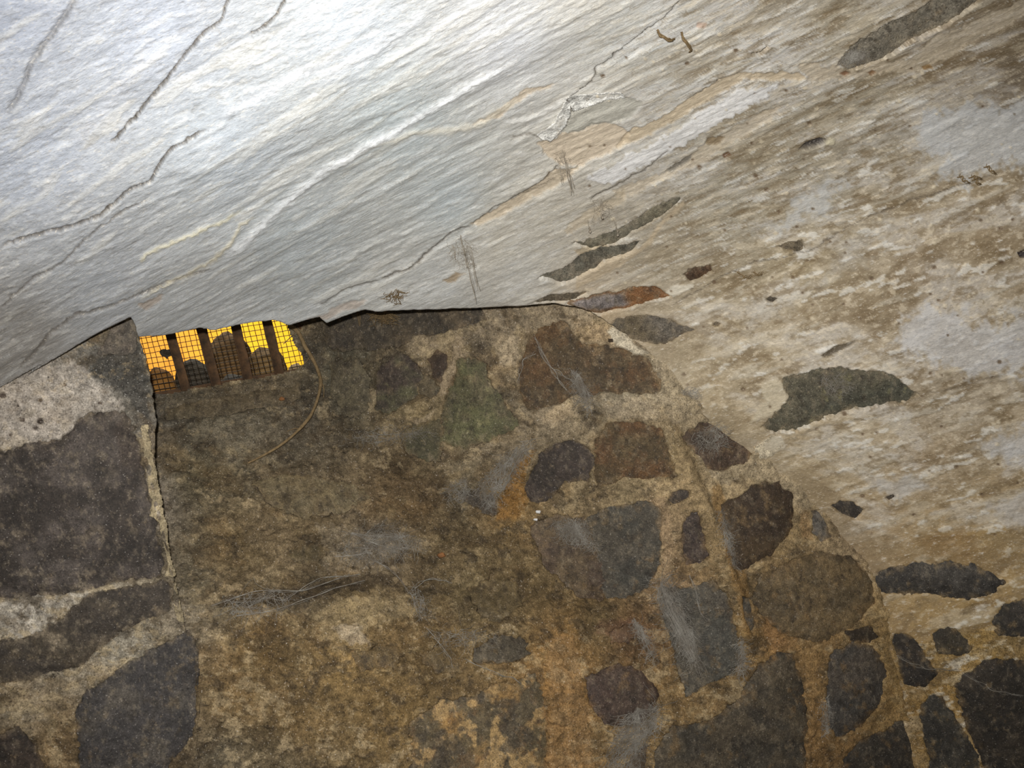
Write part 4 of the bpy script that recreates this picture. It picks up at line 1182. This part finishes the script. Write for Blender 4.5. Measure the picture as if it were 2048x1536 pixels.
p = spline([(576, 652), (592, 664), (612, 690), (627, 715), (636, 745), (638, 775), (632, 812), (618, 848), (592, 880), (562, 903), (525, 922), (496, 934)], 90)
t_ = np.linspace(0, 1, 90)
rad = 0.0058 * (1 - 0.6 * t_) * (1 + 0.15 * vnoise(t_ * 30, t_ * 0, None, 5))
P_ = on('wall', p[:, 0], p[:, 1], 0.016 + 0.02 * np.sin(t_ * math.pi))
root_o = empty('dry_root', W(P_[45]))
tag(root_o, 'thin brown root hanging in a curve from the vent onto the sill', 'root')
v, f = tubes([(P_, rad)], 8)
link('stem', W(v), f, M_ROOT, root_o)
for a_, b_ in (((627, 715), (600, 742)), ((638, 770), (646, 800)), ((600, 872), (575, 868)), ((592, 664), (566, 690))):
    q = spline([a_, ((a_[0] + b_[0]) / 2 + 3, (a_[1] + b_[1]) / 2 - 2), b_], 12)
    v, f = tubes([(on('wall', q[:, 0], q[:, 1], 0.03 - 0.018 * np.linspace(0, 1, 12)), 0.0011)], 5)
    link('rootlet', W(v), f, M_ROOT, root_o)


def in_poly(poly, rng):
    q = np.array(poly, float); lo, hi = q.min(0), q.max(0)
    while True:
        x, y = rng.uniform(lo[0], hi[0]), rng.uniform(lo[1], hi[1])
        if poly_sd(np.array([x]), np.array([y]), poly)[0] < 0:
            return x, y


def cobweb(label, surf, areas=(), lines=(), hang=(), n=110, thick=0.0003, lift=(0.003, 0.022), mat=None, seed=0, reach=60, name='cobweb', cat='cobweb', crumbs=0):
    """areas: outlines filled with criss-cross strands; lines: long strands; hang: strands that hang straight down"""
    rng = random.Random(7000 + seed)
    paths = []
    n = int(n * 1.7)
    for poly in areas:
        hub = [in_poly(poly, rng) for _ in range(4)]
        for k in range(n):
            x0, y0 = in_poly(poly, rng)
            if rng.random() < 0.2:
                x1, y1 = hub[rng.randrange(4)]
            else:
                a = rng.gauss(1.35, 1.1); L = rng.uniform(0.15, 0.8) * reach
                x1, y1 = x0 + L * math.cos(a), y0 + L * math.sin(a)
            t = np.linspace(0, 1, 7)
            l0, l1 = rng.uniform(*lift), rng.uniform(*lift)
            b = rng.uniform(-8, 8)
            px = x0 + (x1 - x0) * t + b * np.sin(t * math.pi) + 1.2 * vnoise(t * 5, t * 0 + k, None, seed)
            py = y0 + (y1 - y0) * t + abs(b) * 0.6 * np.sin(t * math.pi) + 1.2 * vnoise(t * 5, t * 0 + k + 50, None, seed)
            paths.append((on(surf, px, py, l0 + (l1 - l0) * t), thick * rng.uniform(0.5, 1.3)))
    for pts in lines:
        for k in range(3):
            q = spline(pts, 26)
            j = np.linspace(0, 1, 26)
            q = q + np.stack([3.5 * vnoise(j * 6, j * 0 + k * 9, None, seed + 1), 3.5 * vnoise(j * 6, j * 0 + k * 9, None, seed + 2)], -1)
            paths.append((on(surf, q[:, 0], q[:, 1], 0.004 + 0.012 * np.sin(j * math.pi)), thick * (2.6 if k == 0 else 1.2)))
    for (x, y, L) in hang:
        for k in range(3):
            t = np.linspace(0, 1, 16)
            px = x + rng.uniform(-2, 2) + 0.20 * L * t + 2.0 * vnoise(t * 7, t * 0 + k + x, None, seed)
            py = y + L * t * rng.uniform(0.85, 1)
            top = on(surf, np.array([float(x)]), np.array([float(y)]), 0.003)[0]
            P = ray(px, py) * (top[2] - 0.004)
            paths.append((P, thick * (2.2 if k == 0 else 1.0)))
            if crumbs and k == 0:
                for e in (-1, -5):
                    c = P[e]
                    cr_ = [(c + np.array([0, 0.003, 0]) * (1 - 2 * w_), 0.0035 * math.sqrt(max(0.02, 1 - (2 * w_ - 1) ** 2)) * (1 if e == -1 else .6)) for w_ in np.linspace(0, 1, 7)]
                    paths.append((np.array([a[0] for a in cr_]), np.array([a[1] for a in cr_])))
    v, f = tubes(paths, 3)
    o = link(name, W(v), f, mat or M_WEB)
    tag(o, label, cat, 'cobwebs on the stones and plaster' if cat == 'cobweb' else None)
    return o


cobweb('grey funnel cobweb with a dark hole on the sloping sill', 'wall', [[(680, 1112), (700, 1065), (760, 1050), (850, 1085), (800, 1112), (765, 1128), (730, 1120)]], [[(742, 1105), (700, 1118), (670, 1112)], [(745, 1120), (780, 1150), (815, 1185)]], n=210, seed=1, reach=50)
cobweb('short web strands running down the sill under the funnel web', 'wall', [[(815, 1180), (832, 1225), (846, 1240), (858, 1235), (846, 1205), (835, 1185)]], [[(815, 1182), (826, 1215), (840, 1245)], [(825, 1178), (860, 1165), (900, 1170)]], n=50, seed=2, reach=35)
cobweb('fine web strands strung along the dark ledge of the sill', 'wall', [[(440, 1200), (520, 1185), (600, 1190), (560, 1225), (460, 1230)]], [[(420, 1215), (500, 1192), (600, 1190), (700, 1152)], [(470, 1235), (560, 1222), (680, 1180), (730, 1165)], [(560, 1205), (640, 1170), (720, 1152)]], n=80, seed=3, reach=60)
cobweb('long hanging pale cobweb over the grey stone below the corner', 'wall', [[(1310, 1150), (1345, 1140), (1362, 1200), (1388, 1270), (1392, 1310), (1372, 1340), (1340, 1262), (1320, 1215)]], [[(1380, 1150), (1395, 1185), (1405, 1230), (1415, 1240)]], n=420, seed=4, reach=60, lift=(0.004, 0.04))
cobweb('square sheet of grey cobweb on the brown stone beside the dark square stone', 'wall', [[(1106, 1036), (1150, 1030), (1178, 1040), (1206, 1112), (1185, 1092), (1120, 1075)]], n=300, seed=5, reach=32)
cobweb('dense white cobweb below the rounded purple stone', 'wall', [[(1195, 1540), (1222, 1470), (1238, 1430), (1312, 1395), (1322, 1440), (1285, 1480), (1275, 1550)]], [[(1238, 1440), (1280, 1445), (1318, 1420)]], n=420, seed=6, reach=50)
cobweb('cobweb strands crossing the large rust brown stone', 'wall', [[(1140, 735), (1160, 745), (1182, 790), (1186, 825), (1160, 800), (1142, 765)]], [[(1068, 672), (1090, 705), (1108, 742), (1136, 782)], [(1075, 690), (1105, 735), (1130, 752), (1150, 762)], [(1070, 705), (1052, 722), (1036, 768)]], n=150, seed=7, reach=34)
cobweb('grey dusty cobweb left of the dark purple stone', 'wall', [[(955, 965), (1000, 910), (1050, 880), (1080, 872), (1052, 915), (1030, 950), (1000, 990), (985, 1020), (965, 1010)]], n=300, seed=8, reach=42)
cobweb('ring shaped cobweb over the stone right of the mortar ridge', 'wall', [[(1385, 862), (1420, 840), (1460, 850), (1450, 890), (1420, 905), (1390, 890)]], [[(1395, 870), (1410, 885), (1428, 892)]], n=110, seed=9, reach=34)
cobweb('small cobweb round a hole in the plaster at the corner', 'vault', [[(1362, 775), (1390, 768), (1402, 792), (1382, 806), (1366, 798)]], n=70, seed=10, reach=20, lift=(0.002, 0.008))
cobweb('whitish cobweb running down the edge of the dark brown split stone', 'wall', [[(1428, 1020), (1442, 1020), (1458, 1080), (1466, 1130), (1456, 1130), (1440, 1080)]], n=130, seed=11, reach=30)
cobweb('curved pale cobweb at the lower right rim of the long grey stone', 'wall', [[(1474, 1262), (1488, 1290), (1484, 1340), (1468, 1355), (1478, 1310)]], n=110, seed=12, reach=32)
cobweb('thin cobweb on the left rim of the stone above the bottom edge', 'wall', [[(1636, 1410), (1650, 1380), (1656, 1420), (1648, 1470), (1638, 1450)]], n=80, seed=13, reach=26)
cobweb('faint cobweb between the brown strip and the long grey stone', 'wall', [[(1258, 1240), (1280, 1250), (1306, 1300), (1308, 1330), (1285, 1300)]], n=110, seed=14, reach=34)
cobweb('two long single web threads over the near black stones', 'vault', [], [[(1795, 1312), (1830, 1328), (1880, 1336), (1920, 1340)], [(1925, 1345), (1975, 1372), (2048, 1392)]], seed=15, thick=0.00025)
cobweb('small pale cobweb tuft on the green grey bared stone', 'vault', [[(1640, 742), (1690, 742), (1700, 775), (1670, 790), (1648, 775)]], n=70, seed=16, reach=28, lift=(0.002, 0.008))
cobweb('grey cobweb bundle at the end of the long smooth stone', 'vault', [[(1672, 118), (1700, 96), (1732, 92), (1728, 112), (1700, 124)]], n=150, seed=17, reach=22, lift=(0.002, 0.008))
cobweb('dusty cobweb curtain hanging from the plaster near the lip', 'vault', [[(895, 500), (915, 465), (945, 485), (950, 520), (930, 540), (905, 520)]], hang=[(922, 470, 70), (930, 500, 105), (938, 490, 90), (905, 490, 30)], n=45, seed=18, reach=28, mat=M_WEBD, lift=(0.001, 0.006))
cobweb('dusty threads hanging from the tan patch of bare mortar', 'vault', [[(1115, 300), (1135, 300), (1140, 345), (1120, 352), (1110, 330)]], hang=[(1126, 300, 90), (1118, 330, 40), (1134, 325, 60)], n=30, seed=19, reach=22, mat=M_WEBD, lift=(0.001, 0.006))
cobweb('short dusty threads with crumbs above the two thin grey stones', 'vault', [[(1180, 395), (1215, 395), (1220, 440), (1190, 440)]], hang=[(1176, 440, 26), (1230, 440, 32), (1200, 400, 36)], n=24, seed=20, reach=24, mat=M_WEBD, crumbs=1, lift=(0.001, 0.006))
cobweb('fine grey cobweb at the foot of the green stained stone', 'wall', [[(680, 880), (760, 850), (830, 850), (870, 860), (820, 880), (740, 890)]], n=90, seed=21, reach=40)
cobweb('white cobweb and grit on the sill near the ochre mortar', 'wall', [[(880, 975), (935, 950), (940, 985), (925, 1010), (895, 1000)]], n=90, seed=22, reach=30)
cobweb('thin grey web across the lower sill beside the mottled stone', 'wall', [[(845, 1262), (900, 1255), (1000, 1270), (960, 1285), (880, 1290)]], [[(852, 1258), (870, 1282), (905, 1335)], [(930, 1320), (990, 1350), (1040, 1365)]], n=60, seed=23, reach=50)
cobweb('tangle of dark rootlets hanging below the plaster lip', 'wall', [[(738, 625), (790, 622), (806, 640), (775, 650), (750, 642)]], hang=[(712, 600, 84)], n=60, seed=24, reach=26, mat=M_ROOT, thick=0.0007, lift=(0.01, 0.05), name='rootlet_tangle', cat='rootlets')
cobweb('small dried tuft of roots stuck on the plaster near its edge', 'vault', [[(772, 582), (795, 572), (808, 582), (800, 594), (780, 594)]], n=26, seed=25, reach=24, mat=M_ROOT, thick=0.0006, lift=(0.002, 0.012), name='dried_root_tuft', cat='rootlets')
cobweb('two dark dry twig fragments on the pale plaster', 'vault', [], [[(1310, 58), (1330, 66), (1348, 74)], [(1358, 62), (1370, 78), (1380, 102)]], seed=26, mat=M_ROOT, thick=0.0008, name='twig_fragment', cat='twig')
cobweb('cluster of thin dark needles stuck to the pale patch at the right', 'vault', [], [[(1915, 350), (1925, 358), (1938, 366)], [(1938, 352), (1950, 352), (1962, 358)], [(1968, 330), (1980, 340), (1990, 348)], [(1945, 356), (1952, 364), (1960, 368)]], seed=27, mat=M_ROOT, thick=0.0006, name='dry_needles', cat='needles')
cobweb('dark hair thin twig lying over the tan plaster right of the brown patch', 'vault', [], [[(1472, 538), (1486, 546), (1502, 553)], [(1505, 540), (1525, 545)]], seed=28, mat=M_ROOT, thick=0.0005, name='hair_twig', cat='twig')


def crumb(px, py, r, surf, mat, label, name, cat, k, group=None):
    nu, nv = 14, 9
    U, Vv = np.meshgrid(np.linspace(0, 2 * math.pi, nu + 1)[:-1], np.linspace(0.05, math.pi - 0.05, nv))
    d = np.stack([np.sin(Vv) * np.cos(U), np.cos(Vv), np.sin(Vv) * np.sin(U)], -1)
    rr = 1 + 0.45 * fbm(d[..., 0] * 2 + k * 3, d[..., 1] * 2 + d[..., 2], 500 + k, 3)
    c = on(surf, np.array([float(px)]), np.array([float(py)]), 0.005)[0]
    m_ = c[2] / F * r
    P = c + d * rr[..., None] * np.array([m_ * 1.2, m_ * 0.8, m_ * 0.6])
    cap = np.arange(nu * nv).reshape(nv, nu)
    q = np.stack([cap[:-1], np.roll(cap, -1, 1)[:-1], np.roll(cap, -1, 1)[1:], cap[1:]], -1).reshape(-1, 4)
    tag(link(name, W(P.reshape(-1, 3)), q, mat), label, cat, group)


M_WHITE = plain_material('white_splash', (226, 226, 224), (200, 198, 192), 80)
M_LEAF = plain_material('orange_leaf', (146, 98, 56), (110, 76, 46), 80)
crumb(1077, 1023, 4, 'wall', M_WHITE, 'white splash at the foot of the dark purple stone, upper of two', 'bird_dropping', 'dropping', 1)
crumb(1072, 1038, 3.5, 'wall', M_WHITE, 'white splash at the foot of the dark purple stone, lower of two', 'bird_dropping', 'dropping', 2)
crumb(564, 800, 5, 'wall', M_LEAF, 'orange brown leaf scrap lying below the grate', 'leaf_scrap', 'leaf', 3)
crumb(882, 1112, 7, 'wall', M_LEAF, 'orange leaf scrap right of the funnel cobweb', 'leaf_scrap', 'leaf', 4)
# square iron peg in its pale collar of mortar
X, Y = np.array([1218.0, 1227.0, 1227.0, 1218.0]), np.array([679.0, 679.0, 685.0, 685.0])
a_ = on('wall', X, Y, 0.010); b_ = on('wall', X, Y, -0.02)
link('iron_peg', W(np.concatenate([a_, b_])), [(0, 1, 2, 3), (4, 7, 6, 5), (0, 4, 5, 1), (1, 5, 6, 2), (2, 6, 7, 3), (3, 7, 4, 0)], M_WIRE, WREAR, smooth_shade=False)['label'] = 'small dark square peg end'
